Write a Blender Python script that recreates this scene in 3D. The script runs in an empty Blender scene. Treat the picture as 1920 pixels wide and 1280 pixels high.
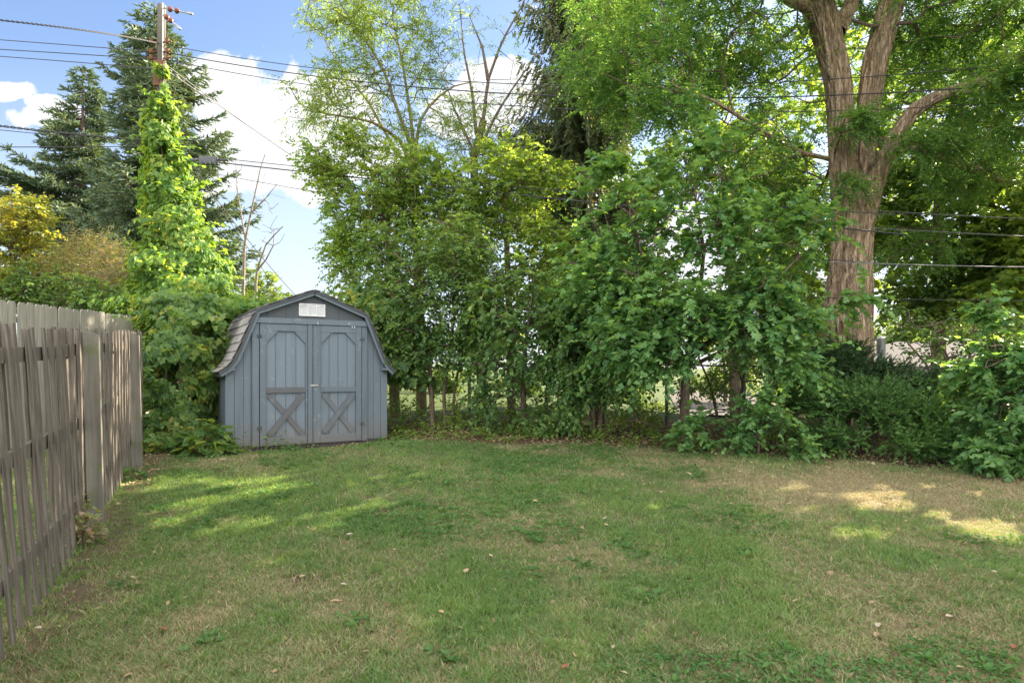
import bpy, math, random
import numpy as np
from mathutils import Vector
R = math.radians
S = bpy.context.scene
C = S.collection
random.seed(7)

# ------------------------------------------------------------------ camera
F = 1200.0                    # focal length in pixels of the 1920 wide photograph
CAM_Z, HOR = 1.6, 690.0
cd = bpy.data.cameras.new('camera'); cam = bpy.data.objects.new('camera', cd); C.objects.link(cam)
cam.location = (0, 0, CAM_Z); cam.rotation_euler = (R(90), 0, 0)
cd.sensor_width = 36; cd.lens = F / 1920 * 36; cd.shift_y = (HOR - 640) / 1920
cd.clip_start = .05; cd.clip_end = 3000
S.camera = cam

# ------------------------------------------------------------------ sun and sky
SUN_AZ, SUN_EL = R(48), R(34)          # azimuth from +Y towards +X
SUN = np.array([math.sin(SUN_AZ) * math.cos(SUN_EL), math.cos(SUN_AZ) * math.cos(SUN_EL), math.sin(SUN_EL)])
sl = bpy.data.lights.new('sun', 'SUN'); sl.energy = 4.8; sl.angle = R(.5); sl.color = (1, .88, .68)
so = bpy.data.objects.new('sun', sl); C.objects.link(so)
so.rotation_euler = Vector(SUN).to_track_quat('Z', 'Y').to_euler()
S.view_settings.view_transform = 'Standard'; S.view_settings.look = 'None'
S.view_settings.exposure = 2.37; S.view_settings.gamma = 1
S.cycles.max_bounces = 7; S.cycles.diffuse_bounces = 4; S.cycles.transmission_bounces = 4
S.cycles.glossy_bounces = 2; S.cycles.transparent_max_bounces = 8
S.cycles.caustics_reflective = False; S.cycles.caustics_refractive = False

class NT:
    def __init__(s, nt): s.n = nt.nodes; s.l = nt.links
    def new(s, t, **kw):
        n = s.n.new(t)
        for k, v in kw.items():
            if k.startswith('i_'):
                key = k[2:]; key = int(key) if key.isdigit() else key.replace('_', ' ')
                n.inputs[key].default_value = v
            else: setattr(n, k, v)
        return n
    def link(s, a, b): s.l.new(a, b)
    def val(s, x, sock):
        if isinstance(x, (int, float)): sock.default_value = x
        else: s.l.new(x, sock)
    def math(s, op, a, b=0, c=None, clamp=False):
        n = s.n.new('ShaderNodeMath'); n.operation = op; n.use_clamp = clamp
        s.val(a, n.inputs[0]); s.val(b, n.inputs[1])
        if c is not None: s.val(c, n.inputs[2])
        return n.outputs[0]
    def mix(s, f, a, b, blend='MIX'):
        n = s.n.new('ShaderNodeMix'); n.data_type = 'RGBA'; n.blend_type = blend
        s.val(f, n.inputs[0])
        for x, k in ((a, 6), (b, 7)):
            if isinstance(x, tuple): n.inputs[k].default_value = (*x[:3], 1)
            else: s.l.new(x, n.inputs[k])
        return n.outputs[2]
    def noise(s, vec, scale, detail=4, rough=.55, dist=0):
        n = s.n.new('ShaderNodeTexNoise'); n.inputs['Scale'].default_value = scale
        n.inputs['Detail'].default_value = detail; n.inputs['Roughness'].default_value = rough
        n.inputs['Distortion'].default_value = dist
        if vec is not None: s.l.new(vec, n.inputs['Vector'])
        return n.outputs['Fac']
    def ramp(s, f, stops):
        n = s.n.new('ShaderNodeValToRGB'); e = n.color_ramp.elements
        while len(e) < len(stops): e.new(.5)
        for k, (p, c) in enumerate(stops):
            e[k].position = p; e[k].color = (*c, 1) if len(c) == 3 else c
        s.l.new(f, n.inputs[0]); return n.outputs[0]
    def mapping(s, vec, scale=(1, 1, 1), loc=(0, 0, 0)):
        n = s.n.new('ShaderNodeMapping'); n.inputs['Scale'].default_value = scale; n.inputs['Location'].default_value = loc
        s.l.new(vec, n.inputs['Vector']); return n.outputs[0]

W = bpy.data.worlds.new('World'); S.world = W; W.use_nodes = True
t = NT(W.node_tree); t.n.clear()
sky = t.new('ShaderNodeTexSky', sky_type='NISHITA', sun_disc=False, sun_elevation=SUN_EL, sun_rotation=SUN_AZ,
            altitude=200, air_density=1.0, dust_density=.6, ozone_density=1.5)
tc = t.new('ShaderNodeTexCoord'); sep = t.new('ShaderNodeSeparateXYZ'); t.link(tc.outputs['Generated'], sep.inputs[0])
yy = t.math('MAXIMUM', sep.outputs[1], .05)
u = t.math('DIVIDE', sep.outputs[0], yy); v = t.math('DIVIDE', sep.outputs[2], yy)
comb = t.new('ShaderNodeCombineXYZ'); t.link(u, comb.inputs[0]); t.link(v, comb.inputs[1])
n1 = t.noise(comb.outputs[0], 8, 9, .58, .4); n2 = t.noise(comb.outputs[0], 3.2, 4, .5)
def blob(px, py, rx, ry, soft=1.0):
    cu, cv, ru, rv = (px - 960) / F, (HOR - py) / F, rx / F, ry / F
    a = t.math('DIVIDE', t.math('SUBTRACT', u, cu), ru); b = t.math('DIVIDE', t.math('SUBTRACT', v, cv), rv)
    return t.math('SUBTRACT', 1, t.math('SQRT', t.math('ADD', t.math('MULTIPLY', a, a), t.math('MULTIPLY', b, b))))
blobs = None
for b in [(430, 165, 85, 85), (530, 225, 160, 125), (560, 180, 110, 60), (440, 240, 100, 120), (600, 190, 90, 70), (470, 280, 150, 70), (620, 300, 130, 60), (20, 172, 60, 22), (80, 190, 50, 18),
          (100, 215, 85, 34), (480, 300, 120, 70), (930, 170, 110, 60), (880, 210, 90, 60), (590, 330, 90, 50), (1010, 160, 60, 35),
          (1400, 480, 300, 90), (1100, 420, 120, 90), (1700, 300, 160, 120), (1900, 620, 300, 120), (400, 330, 90, 40)]:
    x = blob(*b); blobs = x if blobs is None else t.math('MAXIMUM', blobs, x)
dens = t.math('ADD', blobs, t.math('MULTIPLY', t.math('SUBTRACT', n1, .5), 2.6))
dens = t.math('ADD', dens, t.math('MULTIPLY', t.math('SUBTRACT', n2, .5), .5))
mask = t.math('MULTIPLY', t.math('SUBTRACT', dens, .0), 5.0, clamp=True)
shade = t.ramp(t.math('ADD', t.math('MULTIPLY', dens, .6), t.math('MULTIPLY', n2, .6)), [(.15, (1, .99, .98)), (.55, (.93, .93, .95)), (.95, (.74, .76, .82))])
bg = t.new('ShaderNodeBackground'); out = t.new('ShaderNodeOutputWorld')
hz = t.math('MULTIPLY', t.math('SUBTRACT', .50, v), 2.1, clamp=True)
skyt = t.mix(1.0, sky.outputs[0], (.76, .75, .79), 'MULTIPLY')
skyc = t.mix(t.math('MULTIPLY', hz, .86), skyt, (2.75, 2.95, 3.25))
cl = t.mix(1.0, shade, (3.9, 3.9, 3.95), 'MULTIPLY')
# unseen bright broken cloud added overhead and behind the camera as fill light
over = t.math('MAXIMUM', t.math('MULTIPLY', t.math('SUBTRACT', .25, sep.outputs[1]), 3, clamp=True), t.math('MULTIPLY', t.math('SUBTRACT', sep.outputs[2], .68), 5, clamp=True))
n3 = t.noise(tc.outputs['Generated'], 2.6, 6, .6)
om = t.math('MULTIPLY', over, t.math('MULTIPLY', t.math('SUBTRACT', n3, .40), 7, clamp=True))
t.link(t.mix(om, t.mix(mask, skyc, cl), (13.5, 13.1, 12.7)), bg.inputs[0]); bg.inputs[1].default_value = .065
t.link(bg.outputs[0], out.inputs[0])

# ------------------------------------------------------------------ helpers
def P(px, py, Y): return np.array([(px - 960) / F * Y, Y, CAM_Z - (py - HOR) / F * Y])
def hsh(i, seed):
    i = np.asarray(i, dtype=np.int64)
    h = (i[..., 0] * 374761393 + i[..., 1] * 668265263 + (i[..., 2] * 2147483647 if i.shape[-1] > 2 else 0) + seed * 1274126177) & 0xffffffff
    h = ((h ^ (h >> 13)) * 1274126177) & 0xffffffff
    return ((h ^ (h >> 16)) & 0xffffff) / float(0xffffff)
def vnoise(p, seed=0):
    p = np.asarray(p, float); i = np.floor(p).astype(np.int64); f = p - i; f = f * f * (3 - 2 * f); D = p.shape[-1]; r = 0
    for k in range(2 ** D):
        off = np.array([(k >> d) & 1 for d in range(D)])
        w = np.prod(np.where(off, f, 1 - f), axis=-1)
        r = r + w * hsh(i + off, seed)
    return r
def fbm(p, seed=0, o=4):
    a, s, n = .5, 0, 0
    for k in range(o): s = s + a * vnoise(np.asarray(p) * 2 ** k, seed + k); n += a; a *= .5
    return s / n
def sm(x, a, b): x = np.clip((x - a) / (b - a), 0, 1); return x * x * (3 - 2 * x)
def G(x, y):
    x = np.asarray(x, float); y = np.asarray(y, float)
    z = np.where(y < 11.3, .0533 * y, .602 + .01 * (y - 11.3))
    dx, dy = x + 4.06, y - 9.06; uu = dx * .8546 + dy * .5195; vv = -dx * .5195 + dy * .8546
    ds = np.maximum(np.maximum(np.maximum(-uu, uu - 2.4), np.maximum(-vv, vv - 1.95)), 0)
    k = 1 - sm(ds, .12, 1.1); z = z * (1 - k) + .408 * k
    drop = .13 * np.maximum(y - 12.5, 0) * sm(x, 2, 7)
    z = z - np.minimum(drop, 1.6)
    z = np.where(y > 40, np.minimum(z, .9), z)
    return z + .035 * (vnoise(np.stack([x * .6, y * .6], -1), 5) - .5) + .018 * (vnoise(np.stack([x * 2.3, y * 2.3], -1), 6) - .5)
def unit(a): return a / (np.linalg.norm(a, axis=-1, keepdims=True) + 1e-9)

def raw_mesh(name, V, faces_flat, counts, mats, attrs=None, midx=None, smooth=False):
    me = bpy.data.meshes.new(name)
    V = np.asarray(V, np.float32); ff = np.asarray(faces_flat, np.int32); cn = np.asarray(counts, np.int32)
    me.vertices.add(len(V)); me.vertices.foreach_set('co', V.ravel())
    me.loops.add(len(ff)); me.loops.foreach_set('vertex_index', ff)
    me.polygons.add(len(cn)); st = np.concatenate([[0], np.cumsum(cn)[:-1]]).astype(np.int32)
    me.polygons.foreach_set('loop_start', st)
    if midx is not None: me.polygons.foreach_set('material_index', np.asarray(midx, np.int32))
    me.polygons.foreach_set('use_smooth', np.full(len(cn), bool(smooth)))
    for k, a in (attrs or {}).items():
        at = me.attributes.new(k, 'FLOAT', 'FACE'); at.data.foreach_set('value', np.asarray(a, np.float32))
    me.update(calc_edges=True)
    for m in (mats if isinstance(mats, (list, tuple)) else [mats]): me.materials.append(m)
    return me
def link(name, me, parent=None, loc=None):
    o = bpy.data.objects.new(name, me); C.objects.link(o)
    if loc is not None: o.location = loc
    if parent is not None: o.parent = parent
    return o
def tag(o, label=None, cat=None, group=None, kind=None):
    if label: o['label'] = label
    if cat: o['category'] = cat
    if group: o['group'] = group
    if kind: o['kind'] = kind
    return o
def thing(name, label, cat, group=None, loc=(0, 0, 0), rz=0):
    o = bpy.data.objects.new(name, None); C.objects.link(o); o.empty_display_size = .2
    o.location = loc; o.rotation_euler = (0, 0, rz)
    return tag(o, label, cat, group)
def copy_tree(o, parent=None):
    c = o.copy(); C.objects.link(c); c.parent = parent
    for ch in list(o.children): copy_tree(ch, c)
    return c

class MB:
    """collects boxes, prisms and tubes in local coordinates"""
    def __init__(s): s.v = []; s.f = []; s.c = []; s.m = []; s.n = 0
    def add(s, V, F_, m=0):
        V = np.asarray(V, float)
        for f in F_: s.f += [i + s.n for i in f]; s.c.append(len(f)); s.m.append(m)
        s.v.append(V); s.n += len(V)
    def box(s, x0, x1, y0, y1, z0, z1, m=0, bev=.003):
        b = min(bev, (x1 - x0) * .3, (y1 - y0) * .3, (z1 - z0) * .3)
        # chamfered along the long vertical / horizontal edges on the front: simple 3-axis chamfer box
        V = []; xs = (x0, x1); ys = (y0, y1); zs = (z0, z1); idx = {}
        for i in (0, 1):
            for j in (0, 1):
                for k in (0, 1):
                    X, Y, Z = xs[i], ys[j], zs[k]; dx, dy, dz = (b if i == 0 else -b), (b if j == 0 else -b), (b if k == 0 else -b)
                    idx[i, j, k, 0] = len(V); V.append((X, Y + dy, Z + dz))
                    idx[i, j, k, 1] = len(V); V.append((X + dx, Y, Z + dz))
                    idx[i, j, k, 2] = len(V); V.append((X + dx, Y + dy, Z))
        I = idx; Fc = []
        cyc = [(0, 0), (1, 0), (1, 1), (0, 1)]
        for a in (0, 1):
            q = [I[a, p, r, 0] for p, r in cyc]; Fc.append(q if a else q[::-1])
            q = [I[r, a, p, 1] for p, r in cyc]; Fc.append(q if a else q[::-1])
            q = [I[p, r, a, 2] for p, r in cyc]; Fc.append(q if a else q[::-1])
        for a in (0, 1):
            for c2 in (0, 1):
                q = [I[a, c2, 0, 0], I[a, c2, 1, 0], I[a, c2, 1, 1], I[a, c2, 0, 1]]; Fc.append(q if (a == c2) else q[::-1])
                q = [I[a, 0, c2, 2], I[a, 1, c2, 2], I[a, 1, c2, 0], I[a, 0, c2, 0]]; Fc.append(q if (a == c2) else q[::-1])
                q = [I[0, a, c2, 1], I[1, a, c2, 1], I[1, a, c2, 2], I[0, a, c2, 2]]; Fc.append(q if (a == c2) else q[::-1])
                for k in (0, 1):
                    q = [I[a, c2, k, 0], I[a, c2, k, 1], I[a, c2, k, 2]]; Fc.append(q if (a + c2 + k) % 2 else q[::-1])
        s.add(V, Fc, m)
    def prism(s, poly, y0, y1, m=0):
        """poly: list of (x, z); extruded along y from y0 (front) to y1"""
        n = len(poly); V = [(x, y0, z) for x, z in poly] + [(x, y1, z) for x, z in poly]
        Fc = [list(range(n)), list(range(2 * n - 1, n - 1, -1))] + [[i, i + n, (i + 1) % n + n, (i + 1) % n] for i in range(n)]
        s.add(V, Fc, m)
    def tube(s, pts, r, k=6, m=0, caps=True):
        pts = np.asarray(pts, float); n = len(pts); r = np.broadcast_to(r, (n,))
        T = unit(np.gradient(pts, axis=0)); ref = np.array([0, 0, 1.]) if abs(T[0][2]) < .9 else np.array([1., 0, 0])
        A = unit(np.cross(T, ref)); B = np.cross(T, A); an = np.arange(k) / k * 2 * math.pi
        V = (pts[:, None] + r[:, None, None] * (np.cos(an)[None, :, None] * A[:, None] + np.sin(an)[None, :, None] * B[:, None])).reshape(-1, 3)
        Fc = [[i * k + j, (i + 1) * k + j, (i + 1) * k + (j + 1) % k, i * k + (j + 1) % k] for i in range(n - 1) for j in range(k)]
        if caps: Fc += [list(range(k)), list(range((n - 1) * k + k - 1, (n - 1) * k - 1, -1))]
        s.add(V, Fc, m)
    def build(s, name, mats, parent=None, loc=None, smooth=False):
        me = raw_mesh(name, np.concatenate(s.v), s.f, s.c, mats, midx=s.m, smooth=smooth)
        return link(name, me, parent, loc)

# ------------------------------------------------------------------ materials
def mat(name):
    m = bpy.data.materials.new(name); m.use_nodes = True; t = NT(m.node_tree); t.n.clear()
    o = t.new('ShaderNodeOutputMaterial'); b = t.new('ShaderNodeBsdfPrincipled'); t.link(b.outputs[0], o.inputs[0])
    return m, t, b, o
def obj_rand(t): return t.new('ShaderNodeObjectInfo').outputs['Random']
def wood(name, cols, grain=(38, 38, 2.2), bump=.4, rough=.85, moss=None, extra=None, gen=False):
    m, t, b, o = mat(name); tc = t.new('ShaderNodeTexCoord'); oi = obj_rand(t)
    add = t.new('ShaderNodeVectorMath', operation='ADD'); t.link(tc.outputs['Object'], add.inputs[0])
    cx = t.new('ShaderNodeCombineXYZ'); t.link(t.math('MULTIPLY', oi, 37), cx.inputs[0]); t.link(t.math('MULTIPLY', oi, 11), cx.inputs[2])
    t.link(cx.outputs[0], add.inputs[1]); vec = add.outputs[0]
    g = t.noise(t.mapping(vec, grain), 1, 6, .65, .4); big = t.noise(vec, 2.3, 3)
    c = t.ramp(g, [(.25, cols[0]), (.5, cols[1]), (.78, cols[2])])
    c = t.mix(t.math('MULTIPLY', big, .5), c, cols[0])
    c = t.mix(t.math('MULTIPLY', oi, .35), c, tuple(x * .62 for x in cols[1]))
    if moss:
        mm = t.math('MULTIPLY', t.math('SUBTRACT', t.noise(vec, 5, 5, .6), moss[1]), 6, clamp=True)
        c = t.mix(t.math('MULTIPLY', mm, moss[2]), c, moss[0])
    t.link(c, b.inputs['Base Color']); b.inputs['Roughness'].default_value = rough; b.inputs['Specular IOR Level'].default_value = .25
    bp = t.new('ShaderNodeBump', i_Strength=bump, i_Distance=.006); t.link(g, bp.inputs['Height']); t.link(bp.outputs[0], b.inputs['Normal'])
    return m
M = {}
M['picket'] = wood('weathered_picket_wood', [(.038, .031, .024), (.17, .146, .118), (.36, .318, .27)], grain=(60, 60, 2.0), bump=1.0, moss=((.16, .17, .11), .6, .4))
M['post'] = wood('grey_post_wood', [(.07, .065, .052), (.18, .168, .14), (.28, .26, .215)], (22, 22, 1.2), .5, moss=((.10, .12, .05), .5, .7))
M['board'] = wood('pale_fence_board', [(.19, .175, .14), (.34, .32, .26), (.46, .44, .38)], (20, 20, 1.4), .25, moss=((.22, .27, .12), .56, .6))
M['pole'] = wood('pole_wood', [(.05, .042, .036), (.13, .11, .095), (.22, .195, .175)], (16, 16, .8), .5)
def paint(name, base, worn, dirt=.5, vert=True):
    m, t, b, o = mat(name); tc = t.new('ShaderNodeTexCoord'); vec = tc.outputs['Object']
    g = t.noise(t.mapping(vec, (55, 55, 2.6) if vert else (3, 3, 60)), 1, 6, .7, .3)
    fl = t.noise(vec, 9, 6, .65); st = t.noise(t.mapping(vec, (9, 9, .8)), 1, 5, .6)
    sepz = t.new('ShaderNodeSeparateXYZ'); t.link(vec, sepz.inputs[0])
    c = t.mix(t.math('MULTIPLY', g, .55), tuple(x * .72 for x in base), tuple(x * 1.28 for x in base))
    c = t.mix(t.math('MULTIPLY', t.math('SUBTRACT', st, .52), 3.2, clamp=True), c, tuple(x * .62 for x in base))
    c = t.mix(t.math('MULTIPLY', t.math('MULTIPLY', t.math('SUBTRACT', fl, .60), 7, clamp=True), dirt), c, worn)
    ru = t.noise(t.mapping(vec, (16, 16, 1.1)), 1, 4, .6); c = t.mix(t.math('MULTIPLY', t.math('MULTIPLY', t.math('SUBTRACT', ru, .60), 6, clamp=True), dirt * .55), c, (.15, .125, .105))
    low = t.math('MULTIPLY', t.math('SUBTRACT', t.math('ADD', .26, t.math('MULTIPLY', fl, .22)), sepz.outputs[2]), 3.0, clamp=True)
    c = t.mix(t.math('MULTIPLY', low, .45), c, (.16, .13, .095))
    c = t.mix(t.math('MULTIPLY', obj_rand(t), .22), c, tuple(x * .55 for x in base))
    t.link(c, b.inputs['Base Color']); b.inputs['Roughness'].default_value = .68; b.inputs['Specular IOR Level'].default_value = .3
    bp = t.new('ShaderNodeBump', i_Strength=.35, i_Distance=.004); t.link(g, bp.inputs['Height']); t.link(bp.outputs[0], b.inputs['Normal'])
    return m
M['siding'] = paint('blue_grey_siding', (.14, .175, .206), (.28, .31, .33), .6)
M['trim'] = paint('blue_grey_trim', (.13, .165, .192), (.30, .33, .34), .8)
M['panel'] = paint('door_panel_blue', (.165, .205, .24), (.28, .32, .35), .5)
M['faded_brace'] = paint('faded_grey_brace', (.125, .145, .16), (.24, .25, .26), .8)
M['worn_brace'] = paint('worn_brown_brace', (.115, .122, .13), (.2, .22, .24), .7)
M['dark_trim'] = paint('dark_rake_trim', (.065, .07, .076), (.2, .22, .23), .5)
M['gable'] = paint('gable_board', (.085, .098, .108), (.25, .28, .3), .3)
def simple(name, col, rough=.6, metal=0, noise=.3, scale=14, spec=.4):
    m, t, b, o = mat(name); tc = t.new('ShaderNodeTexCoord'); n = t.noise(tc.outputs['Object'], scale, 5, .6)
    t.link(t.mix(t.math('MULTIPLY', n, noise * 2, clamp=True), tuple(min(1, c * 1.2) for c in col), tuple(c * .55 for c in col)), b.inputs['Base Color'])
    b.inputs['Roughness'].default_value = rough; b.inputs['Metallic'].default_value = metal; b.inputs['Specular IOR Level'].default_value = spec
    return m
M['vent'] = simple('white_louvre', (.72, .73, .74), .5)
M['edging'] = simple('old_iron_edging', (.085, .075, .07), .9, 0, .5, 30)
M['rust'] = simple('rusty_iron', (.16, .075, .04), .85, 0, .5, 30)
M['metal'] = simple('dull_metal', (.33, .33, .32), .45, .7)
M['galv'] = simple('galvanised_post', (.22, .23, .22), .5, .3)
M['wire'] = simple('black_cable', (.025, .025, .028), .6, 0, .2)
M['greywire'] = simple('grey_cable', (.16, .16, .17), .6, 0, .2)
M['boxgrey'] = simple('terminal_box_grey', (.08, .085, .09), .5)
M['insul'] = simple('brown_insulator', (.16, .05, .03), .25, 0, .3)
M['concrete'] = simple('concrete', (.11, .098, .09), .95, 0, .35, 3, .05)
def shingles():
    m, t, b, o = mat('roof_shingle'); tc = t.new('ShaderNodeTexCoord'); vec = tc.outputs['Object']
    oi = t.new('ShaderNodeAttribute', attribute_name='rnd').outputs['Fac']
    n = t.noise(vec, 90, 3, .8); n2 = t.noise(vec, 4, 4)
    c = t.mix(oi, (.16, .145, .13), (.33, .31, .285)); c = t.mix(t.math('MULTIPLY', n, .6), c, (.10, .095, .09))
    c = t.mix(t.math('MULTIPLY', n2, .3), c, (.30, .30, .28))
    t.link(c, b.inputs['Base Color']); b.inputs['Roughness'].default_value = .95
    return m
M['shingle'] = shingles()

FM = 1.3
def foliage(name, a, b_, trans=.42, tcol=None, yellow=None, yamt=0.0, rough=.48, spec=.35, nscale=.9):
    a, b_ = tuple(min(.8, x * FM) for x in a), tuple(min(.8, x * FM) for x in b_)
    m, t, b, o = mat(name); at = t.new('ShaderNodeAttribute', attribute_name='rnd').outputs['Fac']
    tc = t.new('ShaderNodeTexCoord'); n = t.noise(tc.outputs['Object'], nscale, 3, .6)
    f = t.math('ADD', t.math('MULTIPLY', at, .8), t.math('MULTIPLY', t.math('SUBTRACT', n, .42), .9), clamp=True)
    c = t.mix(f, a, b_)
    if yellow:
        y = t.math('MULTIPLY', t.math('SUBTRACT', t.math('ADD', t.math('MULTIPLY', n, .45), t.math('MULTIPLY', at, .55)), 1 - yamt), 9, clamp=True)
        c = t.mix(y, c, yellow)
    t.link(c, b.inputs['Base Color']); b.inputs['Roughness'].default_value = rough; b.inputs['Specular IOR Level'].default_value = spec
    tr = t.new('ShaderNodeBsdfTranslucent'); tm = t.mix(1.0, c, tcol or (2.5, 2.0, .75), 'MULTIPLY'); t.link(tm, tr.inputs[0])
    mx = t.new('ShaderNodeMixShader'); mx.inputs[0].default_value = trans
    t.link(b.outputs[0], mx.inputs[1]); t.link(tr.outputs[0], mx.inputs[2]); t.link(mx.outputs[0], o.inputs[0])
    return m
L = {}
L['mulberry'] = foliage('mulberry_leaf', (.035, .105, .038), (.145, .255, .085), .44, yellow=(.30, .33, .09), yamt=.16, rough=.42, spec=.4)
L['dark'] = foliage('dark_shrub_leaf', (.03, .08, .028), (.13, .215, .065), .42, yellow=(.30, .31, .08), yamt=.22)
L['sap'] = foliage('sapling_leaf', (.03, .08, .028), (.14, .22, .065), .44, yellow=(.32, .32, .08), yamt=.2)
L['lime'] = foliage('lime_leaf', (.06, .125, .035), (.18, .265, .06), .50, yellow=(.34, .35, .08), yamt=.16)
L['willow'] = foliage('slim_leaf', (.06, .12, .035), (.15, .22, .055), .46, yellow=(.32, .32, .07), yamt=.16)
L['vine'] = foliage('vine_leaf', (.045, .12, .03), (.17, .26, .055), .46, yellow=(.40, .38, .09), yamt=.27)
L['vinelow'] = foliage('low_vine_leaf', (.04, .10, .035), (.15, .23, .06), .46, yellow=(.38, .34, .08), yamt=.30)
L['locust'] = foliage('locust_leaflet', (.03, .10, .04), (.125, .22, .07), .48, yellow=(.30, .32, .06), yamt=.24)
L['yellow'] = foliage('autumn_leaf', (.10, .16, .04), (.27, .27, .06), .42, yellow=(.42, .24, .06), yamt=.26)
L['tan'] = foliage('dry_seed_shrub_leaf', (.11, .17, .06), (.27, .25, .15), .4, yellow=(.35, .26, .20), yamt=.42)
L['spruce'] = foliage('spruce_needle', (.045, .08, .05), (.10, .15, .085), .15, yellow=(.20, .19, .09), yamt=.28, rough=.6, nscale=.6)
L['spruce2'] = foliage('olive_needle', (.045, .075, .04), (.11, .135, .06), .16, yellow=(.20, .15, .08), yamt=.3, rough=.6, nscale=.6)
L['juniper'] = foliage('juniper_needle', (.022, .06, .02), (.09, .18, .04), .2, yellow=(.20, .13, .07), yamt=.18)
L['far'] = foliage('far_leaf', (.06, .11, .03), (.12, .18, .04), .4, yellow=(.2, .2, .06), yamt=.2)
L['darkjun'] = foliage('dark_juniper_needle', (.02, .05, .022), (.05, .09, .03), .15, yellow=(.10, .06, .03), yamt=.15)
L['weed'] = foliage('weed_leaf', (.03, .085, .025), (.08, .155, .045), .30, rough=.6, spec=.12)
L['grass'] = foliage('grass_blade', (.055, .12, .04), (.14, .215, .068), .34, rough=.55, spec=.25)

def bark(name, a, b_, c_, scale=(7, 7, 1.1), bump=.6, fur=False):
    m, t, b, o = mat(name); tc = t.new('ShaderNodeTexCoord'); vec = tc.outputs['Object']
    g = t.noise(t.mapping(vec, scale), 2.2, 7, .66, .25); f = t.noise(t.mapping(vec, tuple(s * 4 for s in scale)), 2, 4, .6)
    c = t.ramp(g, [(.34, a), (.5, b_), (.66, c_)]); c = t.mix(t.math('MULTIPLY', f, .35), c, a)
    if fur:
        rn = t.noise(t.mapping(vec, (17, 17, 2.6)), 1, 3, .5, .5); line = t.math('SUBTRACT', 1, t.math('MULTIPLY', t.math('ABSOLUTE', t.math('SUBTRACT', rn, .5)), 13), clamp=True)
        rn2 = t.noise(t.mapping(vec, (34, 34, 9)), 1, 3, .6, .6); line2 = t.math('SUBTRACT', 1, t.math('MULTIPLY', t.math('ABSOLUTE', t.math('SUBTRACT', rn2, .5)), 12), clamp=True)
        line = t.math('MAXIMUM', line, t.math('MULTIPLY', line2, .45)); c = t.mix(t.math('MULTIPLY', line, .62), c, (.09, .065, .045)); g = t.math('SUBTRACT', g, t.math('MULTIPLY', line, .7))
    if fur: c = t.mix(t.math('MULTIPLY', t.new('ShaderNodeAttribute', attribute_name='furrow').outputs['Fac'], .6), c, (.085, .06, .042))
    t.link(c, b.inputs['Base Color']); b.inputs['Roughness'].default_value = .92; b.inputs['Specular IOR Level'].default_value = .15
    bp = t.new('ShaderNodeBump', i_Strength=bump, i_Distance=.03); t.link(g, bp.inputs['Height'])
    t.link(bp.outputs[0], b.inputs['Normal']); return m
B = {}
B['big'] = bark('locust_bark', (.30, .205, .125), (.52, .385, .26), (.70, .55, .40), (8, 8, 1.0), 1.0, True)
B['brown'] = bark('brown_bark', (.07, .05, .04), (.15, .11, .085), (.24, .19, .15), (20, 20, 5))
B['grey'] = bark('grey_bark', (.12, .10, .08), (.24, .20, .16), (.36, .32, .27), (20, 20, 5))
B['olive'] = bark('olive_bark', (.10, .085, .045), (.21, .17, .09), (.32, .27, .16), (20, 20, 5))

# ------------------------------------------------------------------ ground
def dryness(x, y):
    p = np.stack([x, y], -1)
    d = fbm(p * .75, 11, 4) * .62 + fbm(p * 2.9, 21, 3) * .38
    d = (d - .5) * 2.3 + .31
    d = d + .30 * np.exp(-((y - 2.4) / 1.5) ** 2)                                    # drier close by
    d = d + .85 * np.exp(-(((x - 4.4) / 2.4) ** 2 + ((y - 6.9) / 1.0) ** 2))         # the dry patch before the junipers
    d = d - .35 * np.exp(-(((x + 2.2) / 1.8) ** 2 + ((y - 6.6) / 1.7) ** 2))
    return np.clip(d, 0, 1)
def fence_line(y): return -2.5 - .455 * (y - 3.13)
def edge_y(x):          # where the lawn ends and the litter under the hedge begins
    return np.interp(x, [-5.5, -4.2, -1.9, 0, 2, 3.3, 5, 9], [8.7, 8.75, 9.9, 9.35, 8.95, 8.35, 7.75, 7.35])
def bareness(x, y):
    p = np.stack([x, y], -1); n = fbm(p * 1.6, 33, 3) - .5
    e = sm(y - edge_y(x) + n * .9, -.15, .35) * (1 - sm(y, 11.6, 12.6))
    e = e * sm(x, -6.5, -5.3)
    f = (1 - sm(np.abs(x - fence_line(y) - .15) + n * .35, .05, .34)) * .75 * (y < 9)
    h = .9 * np.exp(-(((x + 1.36) / .15) ** 2 + ((y - 4.17) / .13) ** 2)) + .6 * np.exp(-(((x - 2.12) / .18) ** 2 + ((y - 5.66) / .10) ** 2))
    return np.clip(np.maximum(np.maximum(e, f), h), 0, 1)
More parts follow.
